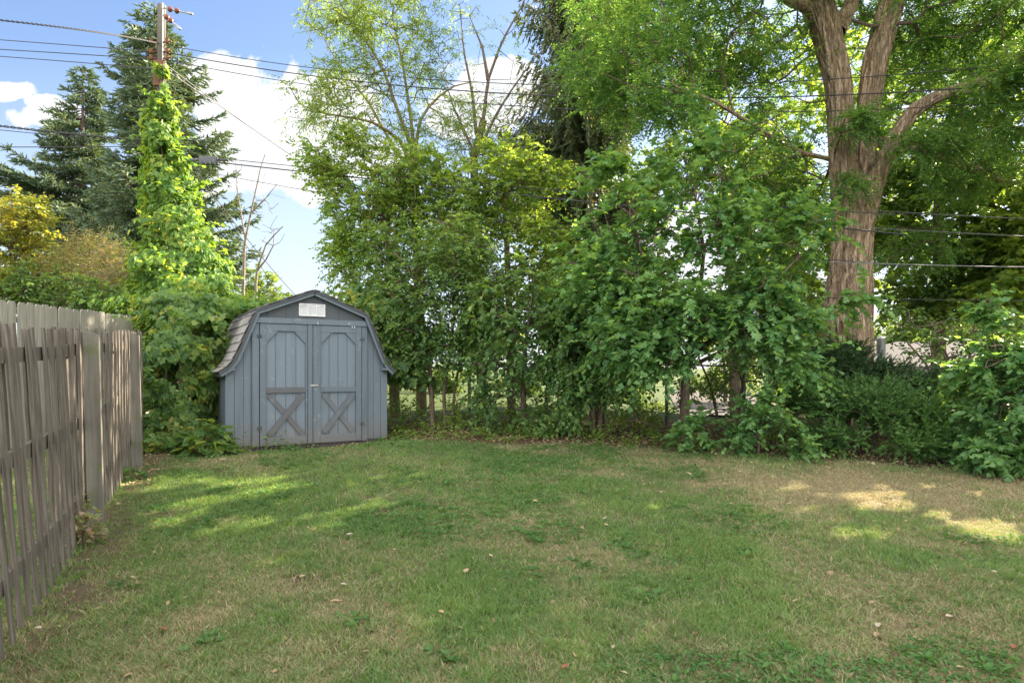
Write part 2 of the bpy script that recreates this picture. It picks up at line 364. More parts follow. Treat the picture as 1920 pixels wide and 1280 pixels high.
def make_ground():
    xs = np.concatenate([-np.geomspace(400, 9.2, 22), np.arange(-9, 11.01, .09), np.geomspace(11.3, 400, 22)])
    ys = np.concatenate([[-60, -20, -5, 0], np.arange(1, 13.01, .09), np.geomspace(13.3, 900, 40)])
    X, Y = np.meshgrid(xs, ys); Z = G(X, Y)
    fine = (Y < 12.5) * (np.abs(X) < 11)
    Z = Z + fine * (.014 * (vnoise(np.stack([X * 7, Y * 7], -1), 9) - .5))
    pit = np.exp(-(((X + 1.32) / .08) ** 2 + ((Y - 4.22) / .05) ** 2)); Z = Z - .05 * pit
    V = np.stack([X, Y, Z], -1).reshape(-1, 3); nx, ny = len(xs), len(ys)
    i = (np.arange(ny - 1)[:, None] * nx + np.arange(nx - 1)[None]).ravel()
    Fq = np.stack([i, i + 1, i + nx + 1, i + nx], -1)
    me = raw_mesh('ground', V, Fq.ravel(), np.full(len(Fq), 4), [], smooth=True)
    for k, fn in (('dry', lambda x, y: dryness(x, y) * (1 - .8 * sm(y, 11.5, 13.5))), ('bare', bareness), ('far', lambda x, y: sm(y, 12, 14))):
        a = me.attributes.new(k, 'FLOAT', 'POINT'); a.data.foreach_set('value', fn(X, Y).ravel().astype(np.float32))
    m, t, b, o = mat('lawn_soil'); tc = t.new('ShaderNodeTexCoord'); vec = tc.outputs['Object']
    d = t.new('ShaderNodeAttribute', attribute_name='dry').outputs['Fac']; br = t.new('ShaderNodeAttribute', attribute_name='bare').outputs['Fac']
    n = t.noise(vec, 60, 5, .7); n2 = t.noise(vec, 9, 5, .65); n3 = t.noise(vec, 210, 2, .6)
    g = t.mix(n, (.022, .036, .012), (.085, .115, .04)); dr = t.mix(n, (.085, .065, .036), (.34, .27, .165))
    c = t.mix(t.math('ADD', t.math('MULTIPLY', d, .85), t.math('MULTIPLY', t.math('SUBTRACT', n2, .5), .5), clamp=True), g, dr)
    so = t.mix(t.math('ADD', t.math('MULTIPLY', n2, .7), t.math('MULTIPLY', n3, .4), clamp=True), (.03, .021, .015), (.15, .105, .07))
    c = t.mix(br, c, so)
    far = t.new('ShaderNodeAttribute', attribute_name='far').outputs['Fac']; c = t.mix(far, c, t.mix(n2, (.04, .065, .02), (.085, .105, .035)))
    t.link(c, b.inputs['Base Color']); b.inputs['Roughness'].default_value = .95; b.inputs['Specular IOR Level'].default_value = .1
    bp = t.new('ShaderNodeBump', i_Strength=.8, i_Distance=.02); t.link(n, bp.inputs['Height']); t.link(bp.outputs[0], b.inputs['Normal'])
    me.materials.append(m)
    tag(link('ground', me), kind='structure')
make_ground()

# ------------------------------------------------------------------ leaves
T_OV = (np.array([[0, 0, 0], [.32, .30, .07], [.70, .24, .05], [1, 0, -.04], [.70, -.24, .05], [.32, -.30, .07]]), [[0, 3, 2, 1], [0, 5, 4, 3]])
T_HE = (np.array([[0, 0, 0], [-.08, .24, .03], [.25, .43, .10], [.65, .32, .06], [1, 0, -.08], [.65, -.32, .06], [.25, -.43, .10], [-.08, -.24, .03]]), [[0, 4, 3, 2, 1], [0, 7, 6, 5, 4]])
T_LO = (np.array([[0, 0, 0], [-.12, .30, .02], [.18, .50, .08], [.34, .30, .06], [.66, .42, .03], [.70, .18, .03], [1, 0, -.08],
                  [.70, -.18, .03], [.66, -.42, .03], [.34, -.30, .06], [.18, -.50, .08], [-.12, -.30, .02]]), [[0, 6, 5, 4, 3, 2, 1], [0, 11, 10, 9, 8, 7, 6]])
T_SL = (np.array([[0, 0, 0], [.45, .13, .02], [1, 0, -.03], [.45, -.13, .02]]), [[0, 3, 2, 1]])
T_LF = (np.array([[0, 0, 0], [.5, .22, 0], [1, 0, 0], [.5, -.22, 0]]), [[0, 3, 2, 1]])
T_ND = (np.array([[0, .17, 0], [0, -.17, 0], [1, -.07, -.02], [1, .07, -.02]]), [[0, 1, 2, 3]])

BEAMS = []   # gaps in the crowns: (point on the ground, radius) along the line to the sun
def add_beam(px, py, r):
    z0 = .3
    Y = 1.6 * F / (py - 626.0); q = np.array([(px - 960) / F * Y, Y, 0.]); q[2] = float(G(q[0], q[1])); BEAMS.append((q, r))
for b in [(430, 905, .16), (470, 930, .18), (370, 945, .15), (440, 990, .20), (520, 915, .13), (560, 1022, .22), (590, 1008, .18), (530, 1040, .18), (330, 970, .15), (300, 985, .12),
          (640, 965, .16), (675, 920, .12), (620, 985, .10), (705, 950, .10), (740, 912, .10), (690, 985, .1), (1130, 945, .10), (1640, 945, .20), (1690, 950, .18), (1740, 915, .12), (1760, 965, .15), (1850, 985, .16),
          (1790, 985, .12), (1880, 1010, .15), (1830, 925, .12), (1590, 930, .1), (250, 905, .12), (775, 895, .1), (120, 700, .0)]:
    if b[2] > 0: add_beam(*b)
for q, r in [(np.array([-2.95, 4.1, 1.0]), .22), (np.array([-3.0, 4.2, .8]), .2), (np.array([-2.9, 4.05, 1.3]), .18), (np.array([-3.4, 5.15, 1.2]), .2), (np.array([-3.4, 5.15, .8]), .2), (np.array([-3.35, 5.1, 1.6]), .2), (np.array([-4.5, 7.7, 1.2]), .2)]: BEAMS.append((q, r))
_rb = random.Random(4)
BEAMS[:] = [(q, r * .8) for q, r in BEAMS]
for _ in range(26): add_beam(_rb.uniform(260, 760), _rb.uniform(890, 1000), _rb.uniform(.05, .10))
for _ in range(14): add_beam(_rb.uniform(1450, 1920), _rb.uniform(900, 1010), _rb.uniform(.05, .10))
for _ in range(10): add_beam(_rb.uniform(700, 1300), _rb.uniform(880, 960), _rb.uniform(.04, .07))
def cull(pos):
    keep = np.ones(len(pos), bool)
    for q, r in BEAMS:
        d = pos - q; s = d @ SUN; perp = np.linalg.norm(d - s[:, None] * SUN, axis=1)
        keep &= ~((perp < r * (1 + .03 * s)) & (s > .3))
    return keep
rg = np.random.default_rng(5)
def leaf_mesh(name, pos, dr, nr, size, tm, material, parent, do_cull=True, flat_rnd=None):
    if do_cull:
        k = cull(pos); pos, dr, nr, size = pos[k], dr[k], nr[k], size[k]
        if flat_rnd is not None: flat_rnd = flat_rnd[k]
    N = len(pos); dr = unit(dr); sd = unit(np.cross(nr, dr)); up = np.cross(dr, sd)
    tv, tf = tm; m = len(tv); fold = rg.uniform(.2, 2.2, N); wd = rg.uniform(.8, 1.15, N)
    V = pos[:, None] + size[:, None, None] * (tv[None, :, 0, None] * dr[:, None] + (tv[None, :, 1] * wd[:, None])[..., None] * sd[:, None] + (tv[None, :, 2] * fold[:, None])[..., None] * up[:, None])
    fl = np.concatenate([np.array(f) for f in tf]); cn = np.array([len(f) for f in tf])
    FF = (np.arange(N)[:, None] * m + fl[None]).ravel(); CN = np.tile(cn, N)
    rnd = rg.random(N) if flat_rnd is None else flat_rnd
    me = raw_mesh(name, V.reshape(-1, 3), FF, CN, material, {'rnd': np.repeat(rnd, len(tf))})
    return link(name, me, parent)

def grow(trunks, targets, step=.3, jit=.05, sag=0.0, seed=1, rtip=.006, power=.42):
    """greedy skeleton: every target joins the nearest branch. trunks: list of (pts, r0, r1)"""
    rr = np.random.default_rng(seed); nodes = []; par = []; rad = []; cost = []
    for pts, r0, r1 in trunks:
        pts = np.asarray(pts, float); seg = np.linalg.norm(np.diff(pts, axis=0), axis=1); cum = np.concatenate([[0], np.cumsum(seg)])
        n = max(3, int(cum[-1] / step)); s = np.linspace(0, cum[-1], n); q = np.stack([np.interp(s, cum, pts[:, k]) for k in range(3)], -1)
        first = -1
        if nodes:
            d = np.linalg.norm(np.array(nodes) - q[0], axis=1); first = int(d.argmin())
        for i in range(n):
            par.append(first if i == 0 else len(nodes) - 1); nodes.append(q[i]); rad.append(r0 + (r1 - r0) * i / (n - 1)); cost.append(s[i])
    nt = len(nodes); A = np.zeros((nt + len(targets) * 14 + 10, 3)); A[:nt] = nodes; cs = np.zeros(len(A)); cs[:nt] = cost; n = nt
    tr = A[:nt]; base_h = tr[0][2]
    dd = np.array([np.linalg.norm(tr - q, axis=1).min() for q in targets]); order = np.argsort(dd)
    tip_dir = np.zeros((len(targets), 3)); cnt = {}
    for ti in order:
        q = targets[ti]; d = A[:n] - q; dist = np.linalg.norm(d, axis=1)
        pen = dist * (1 + .35 * np.clip(d[:, 2] / (dist + 1e-6), 0, 1)) + .12 * cs[:n]   # prefer joining from below
        j = int(pen.argmin()); p0 = A[j].copy(); L_ = dist[j]; k = max(1, min(12, int(L_ / step)))
        prev = j
        for i in range(1, k + 1):
            f = i / k; pt = p0 + (q - p0) * f; pt[2] += sag * math.sin(f * math.pi) * L_
            if i < k: pt = pt + rr.normal(0, jit, 3) * min(1, L_)
            A[n] = pt; cs[n] = cs[prev] + L_ / k; par.append(prev); prev = n; n += 1
        tip_dir[ti] = A[prev] - A[par[prev]]
    par = np.array(par); load = np.zeros(n)
    ch = np.bincount(par[par >= 0], minlength=n); load[ch[:n] == 0] = 1
    for i in range(n - 1, -1, -1):
        if par[i] >= 0: load[par[i]] += load[i]
    r = rtip * np.maximum(load, 1) ** power
    r[:nt] = np.maximum(np.array(rad), 0)
    for i in range(nt, n): r[i] = min(r[i], max(r[par[i]] * .95, rtip * .8))
    return A[:n], par, r, nt, unit(tip_dir)
def branch_mesh(name, A, par, r, nt, material, parent, k=5, twigs=True):
    idx = np.array([i for i in range(len(A)) if par[i] >= 0 and (twigs or i < nt)])
    a = A[par[idx]]; b = A[idx]; ra = np.minimum(r[par[idx]], r[idx] * 1.5); rb = r[idx]
    T = unit(b - a); ref = np.where(np.abs(T[:, 2:3]) < .9, np.array([[0, 0, 1.]]), np.array([[1., 0, 0]]))
    U = unit(np.cross(T, ref)); Vv = np.cross(T, U); an = np.arange(k) / k * 2 * math.pi
    ring = np.cos(an)[None, :, None] * U[:, None] + np.sin(an)[None, :, None] * Vv[:, None]
    b2 = b + T * (rb * .4)[:, None]
    V = np.concatenate([a[:, None] + ring * ra[:, None, None], b2[:, None] + ring * rb[:, None, None]], 1).reshape(-1, 3)
    q = np.array([[j, j + k, (j + 1) % k + k, (j + 1) % k] for j in range(k)])
    FF = (np.arange(len(idx))[:, None, None] * 2 * k + q[None]).ravel()
    me = raw_mesh(name, V, FF, np.full(len(idx) * k, 4), material, smooth=True)
    return link(name, me, parent)
def clump_targets(clumps, rr):
    out = []
    for c, rad, n in clumps:
        d = unit(rr.normal(size=(n, 3))); out.append(np.asarray(c) + d * (rr.random((n, 1)) ** .45) * np.asarray(rad))
    return np.concatenate(out)
def shoots(tips, dirs, rr, per=3, Ls=(.25, .5), k=12, ls=(.06, .1), spread=.8, up=.1, droop=.35, lside=.9, ldown=.35, nj=.5, tm=None, start=.12):
    N = len(tips); T = np.repeat(tips, per, 0); D = np.repeat(dirs, per, 0)
    D = unit(D + rr.normal(0, spread, D.shape) + np.array([0, 0, up])); Ln = rr.uniform(*Ls, len(T))
    side = unit(np.cross(D, np.array([0, 0, 1.])) + 1e-4); f = np.linspace(start, 1, k)
    pos = T[:, None] + D[:, None] * (f[None, :, None] * Ln[:, None, None]); pos[..., 2] -= droop * Ln[:, None] * f[None] ** 2
    al = D[:, None] * np.ones((1, k, 1)); al = al.copy(); al[..., 2] -= 2 * droop * f[None] * .5
    sg = np.where(np.arange(k) % 2, 1., -1.)[None, :, None]
    dr = al * .6 + side[:, None] * sg * lside + np.array([0, 0, -ldown]) + rr.normal(0, .25, al.shape)
    nr = np.array([0, 0, 1.]) + rr.normal(0, nj, al.shape)
    sz = rr.uniform(*ls, (len(T), k)) * (1.08 - .35 * f[None])
    return pos.reshape(-1, 3), dr.reshape(-1, 3), nr.reshape(-1, 3), sz.ravel()
def E(px, py, Y, rx, ry, rd, n): return (P(px, py, Y), (rx / F * Y, rd, ry / F * Y), n)
def plant(name, label, cat, base, trunks, clumps, lm, bm, tm=T_OV, group=None, seed=1, leafname='crown', stemname='trunk', sh={}, step=.3, jit=.05, rtip=.006, power=.42, k=5, sag=0, extra_tips=None, outward=.7):
    rr = np.random.default_rng(seed); root = thing(name, label, cat, group, tuple(float(v) for v in base)); b = np.asarray(base, float)
    tg = clump_targets(clumps, rr); gz = G(tg[:, 0], tg[:, 1]); tg = tg[tg[:, 2] > gz + .12]
    A, par, r, nt, td = grow(trunks, tg, step, jit, sag, seed, rtip, power)
    cen = np.mean([c[0] for c in clumps], axis=0)
    dirs = unit(td + unit(tg - cen) * outward * np.array([1, 1, .4]))
    pos, dr, nr, sz = shoots(tg, dirs, rr, **sh); ok = pos[:, 2] > G(pos[:, 0], pos[:, 1]) + .03
    bo = branch_mesh(stemname, A - b, par, r, nt, bm, root, k)
    p2 = pos[ok]; kk = cull(p2)
    leaf_mesh(leafname, p2[kk] - b, dr[ok][kk], nr[ok][kk], sz[ok][kk], tm, lm, root, False)
    return root
def gp(px, Y, dz=0):
    x = (px - 960) / F * Y; return np.array([x, Y, float(G(x, Y)) + dz])

# ------------------------------------------------------------------ barn shed
def make_shed():
    root = thing('barn_shed', 'small blue grey barn shaped wooden shed with gambrel roof and double doors', 'shed', None, (-4.06, 9.06, .49), math.atan2(.5195, .8546))
    W_, D_ = 2.40, 1.95
    prof = [(-.09, 1.045), (.02, 1.115), (.116, 1.24), (.40, 1.945), (1.225, 2.272), (2.05, 1.945), (2.33, 1.25), (2.42, 1.125), (2.495, 1.055)]
    px_, pz_ = [p[0] for p in prof], [p[1] for p in prof]
    rz = lambda x: float(np.interp(x, px_, pz_)) - .015
    def planks(mb, x0, x1, w, z0, y0, y1, z1=None, gap=.006):
        n = max(1, round((x1 - x0) / w)); w = (x1 - x0) / n
        for i in range(n):
            a, b = x0 + i * w + gap / 2, x0 + (i + 1) * w - gap / 2
            xs = sorted({a, b, *[p for p in px_ if a < p < b]})
            top = [(x, rz(x) if z1 is None else z1) for x in reversed(xs)]
            mb.prism([(a, z0), (b, z0)] + top, y0, y1)
    mb = MB(); planks(mb, 0, .36, .12, -.01, 0, .014); planks(mb, 2.05, 2.40, .117, -.01, 0, .014)
    mb.prism([(.01, 0), (2.39, 0), (2.39, rz(2.39)), (2.33, rz(2.33)), (2.05, rz(2.05)), (1.225, rz(1.225)), (.40, rz(.4)), (.116, rz(.116)), (.01, rz(.01))], .0145, .03)
    mb.build('front_wall', M['siding'], root)
    mb = MB(); planks(mb, .30, 2.15, .27, 1.80, -.006, .012, gap=.004); mb.build('gable', M['gable'], root)
    for nm, x0, x1 in (('side_wall', 0, .02), ('side_wall', 2.38, 2.40)):
        mb = MB()
        for i in range(14):
            y0 = .032 + i * (D_ - .05) / 14; mb.box(x0, x1, y0 + .002, y0 + (D_ - .05) / 14 - .002, -.01, 1.13)
        mb.box(x0 + .004, x1 - .004, .032, D_ - .02, 0, 1.125); mb.build(nm, M['siding'], root)
    mb = MB(); planks(mb, .0, 2.40, .2, -.01, D_ - .018, D_); mb.build('back_wall', M['siding'], root)
    # roof deck and shingles
    roof = MB(); sh = MB(); shr = []
    for (a, za), (b, zb) in zip(prof[:-1], prof[1:]):
        d = np.array([b - a, zb - za]); Ls = np.linalg.norm(d); d /= Ls; n = np.array([-d[1], d[0]])
        q = [(a, za), (b, zb), (b + n[0] * .018, zb + n[1] * .018), (a + n[0] * .018, za + n[1] * .018)]
        roof.prism(q, -.069, D_ + .06)
    rf = roof.build('roof', M['dark_trim'], root)
    def course(s0, s1, left):
        pts = prof[:5] if left else prof[4:][::-1]
        P_ = np.array(pts); seg = np.linalg.norm(np.diff(P_, axis=0), axis=1); cum = np.concatenate([[0], np.cumsum(seg)])
        at = lambda s: np.array([np.interp(s, cum, P_[:, 0]), np.interp(s, cum, P_[:, 1])])
        return at, cum[-1]
    for left in (True, False):
        at, LL = course(0, 0, left); s = -.02; row = 0
        while s < LL - .02:
            e = min(s + .16, LL); y = -.06 - (row % 2) * .15
            while y < D_ + .06:
                y0, y1 = max(y + .004, -.105), min(y + .30 - .004, D_ + .065); y += .30
                if y1 - y0 < .03: continue
                a, b = at(max(s, 0)), at(e); d = b - a; d = d / (np.linalg.norm(d) + 1e-9); n = np.array([-d[1], d[0]]) * (1 if left else -1)
                if s < 0: a = a - d * .02
                o1, o2 = .032 + random.uniform(0, .006), .020
                lo, hi, lo2, hi2 = a + n * o1, b + n * o2, a + n * (o1 - .008), b + n * (o2 - .001)
                j = random.uniform(-.004, .004)
                V = [(lo[0], y0, lo[1]), (lo[0], y1, lo[1] + j), (hi[0], y1, hi[1]), (hi[0], y0, hi[1]), (lo2[0], y0, lo2[1]), (lo2[0], y1, lo2[1]), (hi2[0], y1, hi2[1]), (hi2[0], y0, hi2[1])]
                sh.add(V, [[0, 1, 2, 3], [7, 6, 5, 4], [0, 4, 5, 1], [2, 6, 7, 3], [1, 5, 6, 2], [0, 3, 7, 4]]); shr += [random.random()] * 6
            s += .14; row += 1
    me = raw_mesh('shingles', np.concatenate(sh.v), sh.f, sh.c, M['shingle'], {'rnd': shr}); link('shingles', me, rf)
    # rake boards following the roof line
    def rake(pts, y0, y1, w, name, m):
        mb = MB(); pts = np.array(pts)
        d = unit(np.diff(pts, axis=0)); n = np.stack([d[:, 1], -d[:, 0]], -1)
        low = []
        for i in range(len(pts)):
            k0, k1 = max(0, i - 1), min(len(d) - 1, i); nn = unit((n[k0] + n[k1])[None])[0]; low.append(pts[i] + nn * w / max(.5, float(nn @ n[k0])))
        for i in range(len(pts) - 1):
            mb.prism([tuple(pts[i]), tuple(low[i]), tuple(low[i + 1]), tuple(pts[i + 1])][::-1], y0, y1)
        return mb.build(name, m, root)
    rake([p for p in prof[:5]], -.0995, -.070, .065, 'rake_board', M['trim'])
    rake([p for p in prof[4:]], -.0995, -.070, .065, 'rake_board', M['trim'])
    rake([(p[0], p[1] + .004) for p in prof[:5]], -.115, -.100, .028, 'rake_edge', M['dark_trim']); rake([(p[0], p[1] + .004) for p in prof[4:]], -.115, -.100, .028, 'rake_edge', M['dark_trim'])
    for x0, x1 in ((.0, .115), (2.29, 2.41)):
        mb = MB(); mb.box(x0, x1, -.10, -.004, 1.075, 1.108); mb.build('eave_return', M['trim'], root)
    for x0, x1 in ((-.082, -.055), (2.455, 2.482)):
        mb = MB(); mb.box(x0, x1, -.05, D_ + .05, .985, 1.04); mb.build('fascia', M['dark_trim'], root)
    mb = MB(); mb.box(.352, 2.066, -.062, -.008, 1.764, 1.846); mb.build('header_board', M['trim'], root)
    for x0, x1 in ((.352, .445), (1.969, 2.056)):
        mb = MB(); mb.box(x0, x1, -.042, -.001, -.03, 1.763); mb.build('door_casing', M['trim'], root)
    # doors
    for k, (x0, x1) in enumerate(((.455, 1.205), (1.215, 1.96))):
        a, b = x0 + .085, x1 - .10 if k == 0 else x1 - .088
        if k: a = x0 + .115
        mb = MB(); n = 4; w = (b - a + .02) / n
        for i in range(n): mb.box(a - .01 + i * w + .0055, a - .01 + (i + 1) * w - .0055, -.014, -.002, -.005, 1.755)
        mb.box(a - .008, b + .008, -.0035, .006, .0, 1.75)
        door = mb.build('door', M['panel'], root)
        for s0, s1 in ((x0, a - .0), (b + .0, x1)):
            if (k == 0 and s1 == x1) or (k == 1 and s0 == x0):
                m1 = MB(); m1.box(s0, s0 + (s1 - s0) * .26 if k == 0 else s1, -.044, -.003, -.02, 1.758)
                if k == 0: m1.box(s0 + (s1 - s0) * .3, s1, -.058, -.003, -.02, 1.758)
                m1.build('stile', M['trim'], door)
            else:
                m1 = MB(); m1.box(s0, s1, -.050, -.003, -.02, 1.758); m1.build('stile', M['trim'], door)
        for z0, z1, mt in ((1.655, 1.757, 'trim'), (.745, .828, 'worn_brace' if k == 0 else 'trim'), (-.022, .10, 'trim')):
            m1 = MB(); m1.box(a + .001, b - .001, -.047, -.0145, z0, z1); m1.build('rail', M[mt], door)
        c_ = .125
        for poly in ([(a + .002, 1.654), (a + .002, 1.654 - c_ - .05), (a + c_ + .04, 1.654)], [(b - .002, 1.654), (b - c_ - .04, 1.654), (b - .002, 1.654 - c_ - .05)]):
            m1 = MB(); m1.prism(poly[::-1] if poly[0][0] < 1e9 and poly is None else poly, -.044, -.0145); m1.build('corner_brace', M['trim'], door)
        lo, hi = .102, .743; h = .038
        def diag(p, q, y0, y1, mt):
            p, q = np.array(p), np.array(q); d = unit((q - p)[None])[0]; nn = np.array([-d[1], d[0]]) * h
            m1 = MB(); m1.prism([tuple(p - nn), tuple(q - nn), tuple(q + nn), tuple(p + nn)], y0, y1); m1.build('cross_brace', M[mt], door)
        diag((a + .045, lo + .03), (b - .045, hi - .03), -.056, -.0365, 'worn_brace' if k == 0 else 'faded_brace')
        diag((a + .045, hi - .03), (b - .045, lo + .03), -.035, -.0145, 'worn_brace' if k == 0 else 'faded_brace')
        for z in (.22, 1.55):
            m1 = MB(); hx = x0 - .004 if k == 0 else x1 + .004
            m1.box(hx - .035, hx + .035, -.057, -.051, z, z + .045); m1.tube([(hx, -.06, z - .01), (hx, -.06, z + .055)], .007, 8); m1.build('hinge', M['dark_trim'], door)
        if k == 0:
            m1 = MB(); m1.box(1.165, 1.285, -.066, -.059, .838, .862); m1.tube([(1.255, -.066, .85), (1.255, -.082, .85)], .009, 8); m1.tube([(1.255, -.082, .862), (1.255, -.088, .84), (1.255, -.084, .80)], .006, 6)
            m1.build('latch', M['metal'], door)
    # white louvred vent
    mb = MB(); v0, v1, w0, w1 = 1.012, 1.402, 1.892, 2.08
    mb.box(v0, v1, -.03, -.008, w0, w0 + .014); mb.box(v0, v1, -.03, -.008, w1 - .014, w1)
    for x in (v0, v0 + .126, v0 + .252, v1 - .012): mb.box(x, x + .012, -.029, -.0075, w0 + .0141, w1 - .0141)
    vent = mb.build('vent', M['vent'], root); mb = MB(); mb.box(v0 + .004, v1 - .004, -.011, -.0072, w0 + .004, w1 - .004); mb.build('screen', M['metal'], vent)
    mb = MB()
    for c3 in range(3):
        x = v0 + .013 + c3 * .126
        for r_ in range(9):
            z = w0 + .02 + r_ * .0168
            mb.add([(x, -.027, z), (x + .112, -.027, z), (x + .112, -.012, z + .012), (x, -.012, z + .012), (x, -.027, z - .003), (x + .112, -.027, z - .003), (x + .112, -.012, z + .009), (x, -.012, z + .009)], [[0, 1, 2, 3], [4, 7, 6, 5], [0, 4, 5, 1], [2, 6, 7, 3]])
    mb.build('louvre', M['vent'], vent)
    for hx, hz in ((1.275, 1.80), (1.80, 1.765), (1.84, 1.763)):
        m1 = MB(); m1.tube([(hx, -.060, hz), (hx, -.078, hz), (hx + .004, -.084, hz - .02), (hx, -.076, hz - .035)], .005, 6); m1.build('hook', M['vent'], root)
    # dark skids, blocks and scalloped iron edging below the wall
    mb = MB(); mb.box(.04, 2.36, .02, .10, -.16, -.012); mb.box(.04, 2.36, D_ - .12, D_ - .03, -.16, -.012); mb.build('skid', M['dark_trim'], root)
    mb = MB()
    for i in range(31):
        x = .36 + i * .066; r_ = .031; dz = -.045 + random.uniform(-.006, .006) + (.0 if i < 12 else -.003)
        mb.prism([(x + r_ * math.cos(a), dz + r_ * math.sin(a)) for a in np.linspace(0, 2 * math.pi, 11)[:-1]], -.022, -.014)
        mb.box(x - .028, x + .028, -.020, -.015, -.14, -.05)
    mb.build('scalloped_edging', M['edging'], root)
    return root
make_shed()

# ------------------------------------------------------------------ fences
def make_fences():
    from mathutils import Matrix
    b0 = np.array([-2.5, 3.13, float(G(-2.5, 3.13))])
    root = thing('picket_fence', 'weathered grey brown picket fence leaning beside the lawn', 'fence', None, tuple(b0))
    ang = math.atan2(1, -.455); dv = np.array([-.455, 1, 0]) / 1.0987; ov = np.array([-1, -.455, 0]) / 1.0987
    var = []
    for k in range(9):
        mb = MB(); n = 9; w = random.uniform(.022, .031); th = random.uniform(.0075, .0105); Hh = 1.66 + random.uniform(-.012, .012); V = []
        ph = random.uniform(0, 6)
        for i in range(n + 1):
            z = Hh * i / n; a = w * (1 + random.uniform(-.10, .08)); c = .006 * math.sin(i * .9 + ph) + random.uniform(-.0015, .0015); cy = .006 * math.sin(i * .5 + ph)
            if i == 0: a *= .85
            V += [(c - a, cy - th, z), (c - a * .3, cy - th * 1.25, z), (c + a * .4, cy - th * 1.2, z), (c + a, cy - th, z), (c + a, cy + th, z), (c - a, cy + th, z)]
        Fc = [[i * 6 + j, i * 6 + (j + 1) % 6, (i + 1) * 6 + (j + 1) % 6, (i + 1) * 6 + j] for i in range(n) for j in range(6)] + [[5, 4, 3, 2, 1, 0], [n * 6 + j for j in range(6)]]
        mb.add(V, Fc); var.append(raw_mesh('picket', np.concatenate(mb.v), mb.f, mb.c, M['picket']))
    lean = lambda t_: R(float(np.interp(t_, [-1.5, 0, 1.2, 2.2, 6], [5.5, 5, 3.4, 1.4, .8])))
    step = .174 / 1.0987; t_ = -1.25; i = 0
    while t_ < 5.8:
        for side in (0, 1):
            tt = t_ + side * step / 2 + random.uniform(-.006, .006)
            if min(abs(tt - 2.02), abs(tt - 4.56)) < .055 and side == 0: continue
            o = bpy.data.objects.new('picket', random.choice(var)); C.objects.link(o); o.parent = root
            p = np.array([-2.5 - .455 * tt, 3.13 + tt, 0]); ln = lean(tt) + R(random.uniform(-.5, .5))
            p = p + ov * (.072 if side else 0) ; p[2] = float(G(p[0], p[1])) + random.uniform(-.01, .02) - (.02 if tt > .8 else .0)
            mt = Matrix.Translation(Vector(p - b0)) @ Matrix.Rotation(ang + R(random.uniform(-3, 3)), 4, 'Z') @ Matrix.Rotation(-ln, 4, 'X') @ Matrix.Rotation(R(random.uniform(-.9, .9)), 4, 'Y')
            o.matrix_local = mt
        t_ += step; i += 1
    for h in (.30, .90, 1.48):
        for s0, s1 in ((-1.3, 2.0), (2.04, 4.54), (4.58, 5.82)):
            pts = []
            for tt in np.linspace(s0, s1, 5):
                p = np.array([-2.5 - .455 * tt, 3.13 + tt, 0]); p[2] = float(G(p[0], p[1])) + h; p = p + ov * (.028 + math.sin(lean(tt)) * h); pts.append(p - b0)
            mb = MB(); pts = np.array(pts)
            V = []
            for q in pts: V += [q + ov * .017 + [0, 0, .045], q - ov * .017 + [0, 0, .045], q - ov * .017 - [0, 0, .045], q + ov * .017 - [0, 0, .045]]
            n = len(pts); Fc = [[i * 4 + j, i * 4 + (j + 1) % 4, i * 4 + 4 + (j + 1) % 4, i * 4 + 4 + j] for i in range(n - 1) for j in range(4)] + [[3, 2, 1, 0], [n * 4 - 4, n * 4 - 3, n * 4 - 2, n * 4 - 1]]
            mb.add(V, Fc); mb.build('rail', M['picket'], root)
    for k, tt in enumerate((2.02, 4.56, -.7)):
        p = np.array([-2.5 - .455 * tt, 3.13 + tt, 0]); p = p - ov * .065; p[2] = float(G(p[0], p[1])) - .05
        mb = MB(); mb.box(-.026, .026, -.056, .056, 0, 1.65, bev=.003)
        V = [(-.026, -.056, 1.65), (.026, -.056, 1.65), (.026, .056, 1.65), (-.026, .056, 1.65), (-.026, .056, 1.69), (.026, .056, 1.69)]
        mb.add(V, [[0, 1, 5, 4], [1, 2, 5], [0, 4, 3], [3, 4, 5, 2]])
        o = mb.build('post', M['post'], root)
        o.matrix_local = Matrix.Translation(Vector(p - b0)) @ Matrix.Rotation(ang, 4, 'Z') @ Matrix.Rotation(-R(1.3), 4, 'X')
    # tall pale fence behind
    A_, B_ = np.array([-7.12, 7.0]), np.array([-6.83, 12.2]); b1 = np.array([*A_, float(G(*A_))])
    rt = thing('board_fence', 'tall pale board fence with clipped picket tops behind the weathered fence', 'fence', None, tuple(b1))
    d = B_ - A_; Ln = np.linalg.norm(d); d /= Ln; a2 = math.atan2(d[1], d[0]); n = int(Ln / .152); vr = []
    for k in range(5):
        mb = MB(); w = .070; V = [(-w, 0), (w, 0), (w, 2.07), (w - .03, 2.11 + random.uniform(-.004, .004)), (-w + .03, 2.11), (-w, 2.07)]
        mb.prism(V, -.009, .009); vr.append(raw_mesh('board', np.concatenate(mb.v), mb.f, mb.c, M['board']))
    for i in range(n):
        p = A_ + d * (i * .152); o = bpy.data.objects.new('board', random.choice(vr)); C.objects.link(o); o.parent = rt
        zt = 2.545 + random.uniform(-.012, .012) - 2.11
        o.location = (p[0] - b1[0], p[1] - b1[1], zt - b1[2]); o.rotation_euler = (0, R(random.uniform(-.5, .5)), a2 + R(random.uniform(-1.5, 1.5)))
    nrm = np.array([-d[1], d[0]])
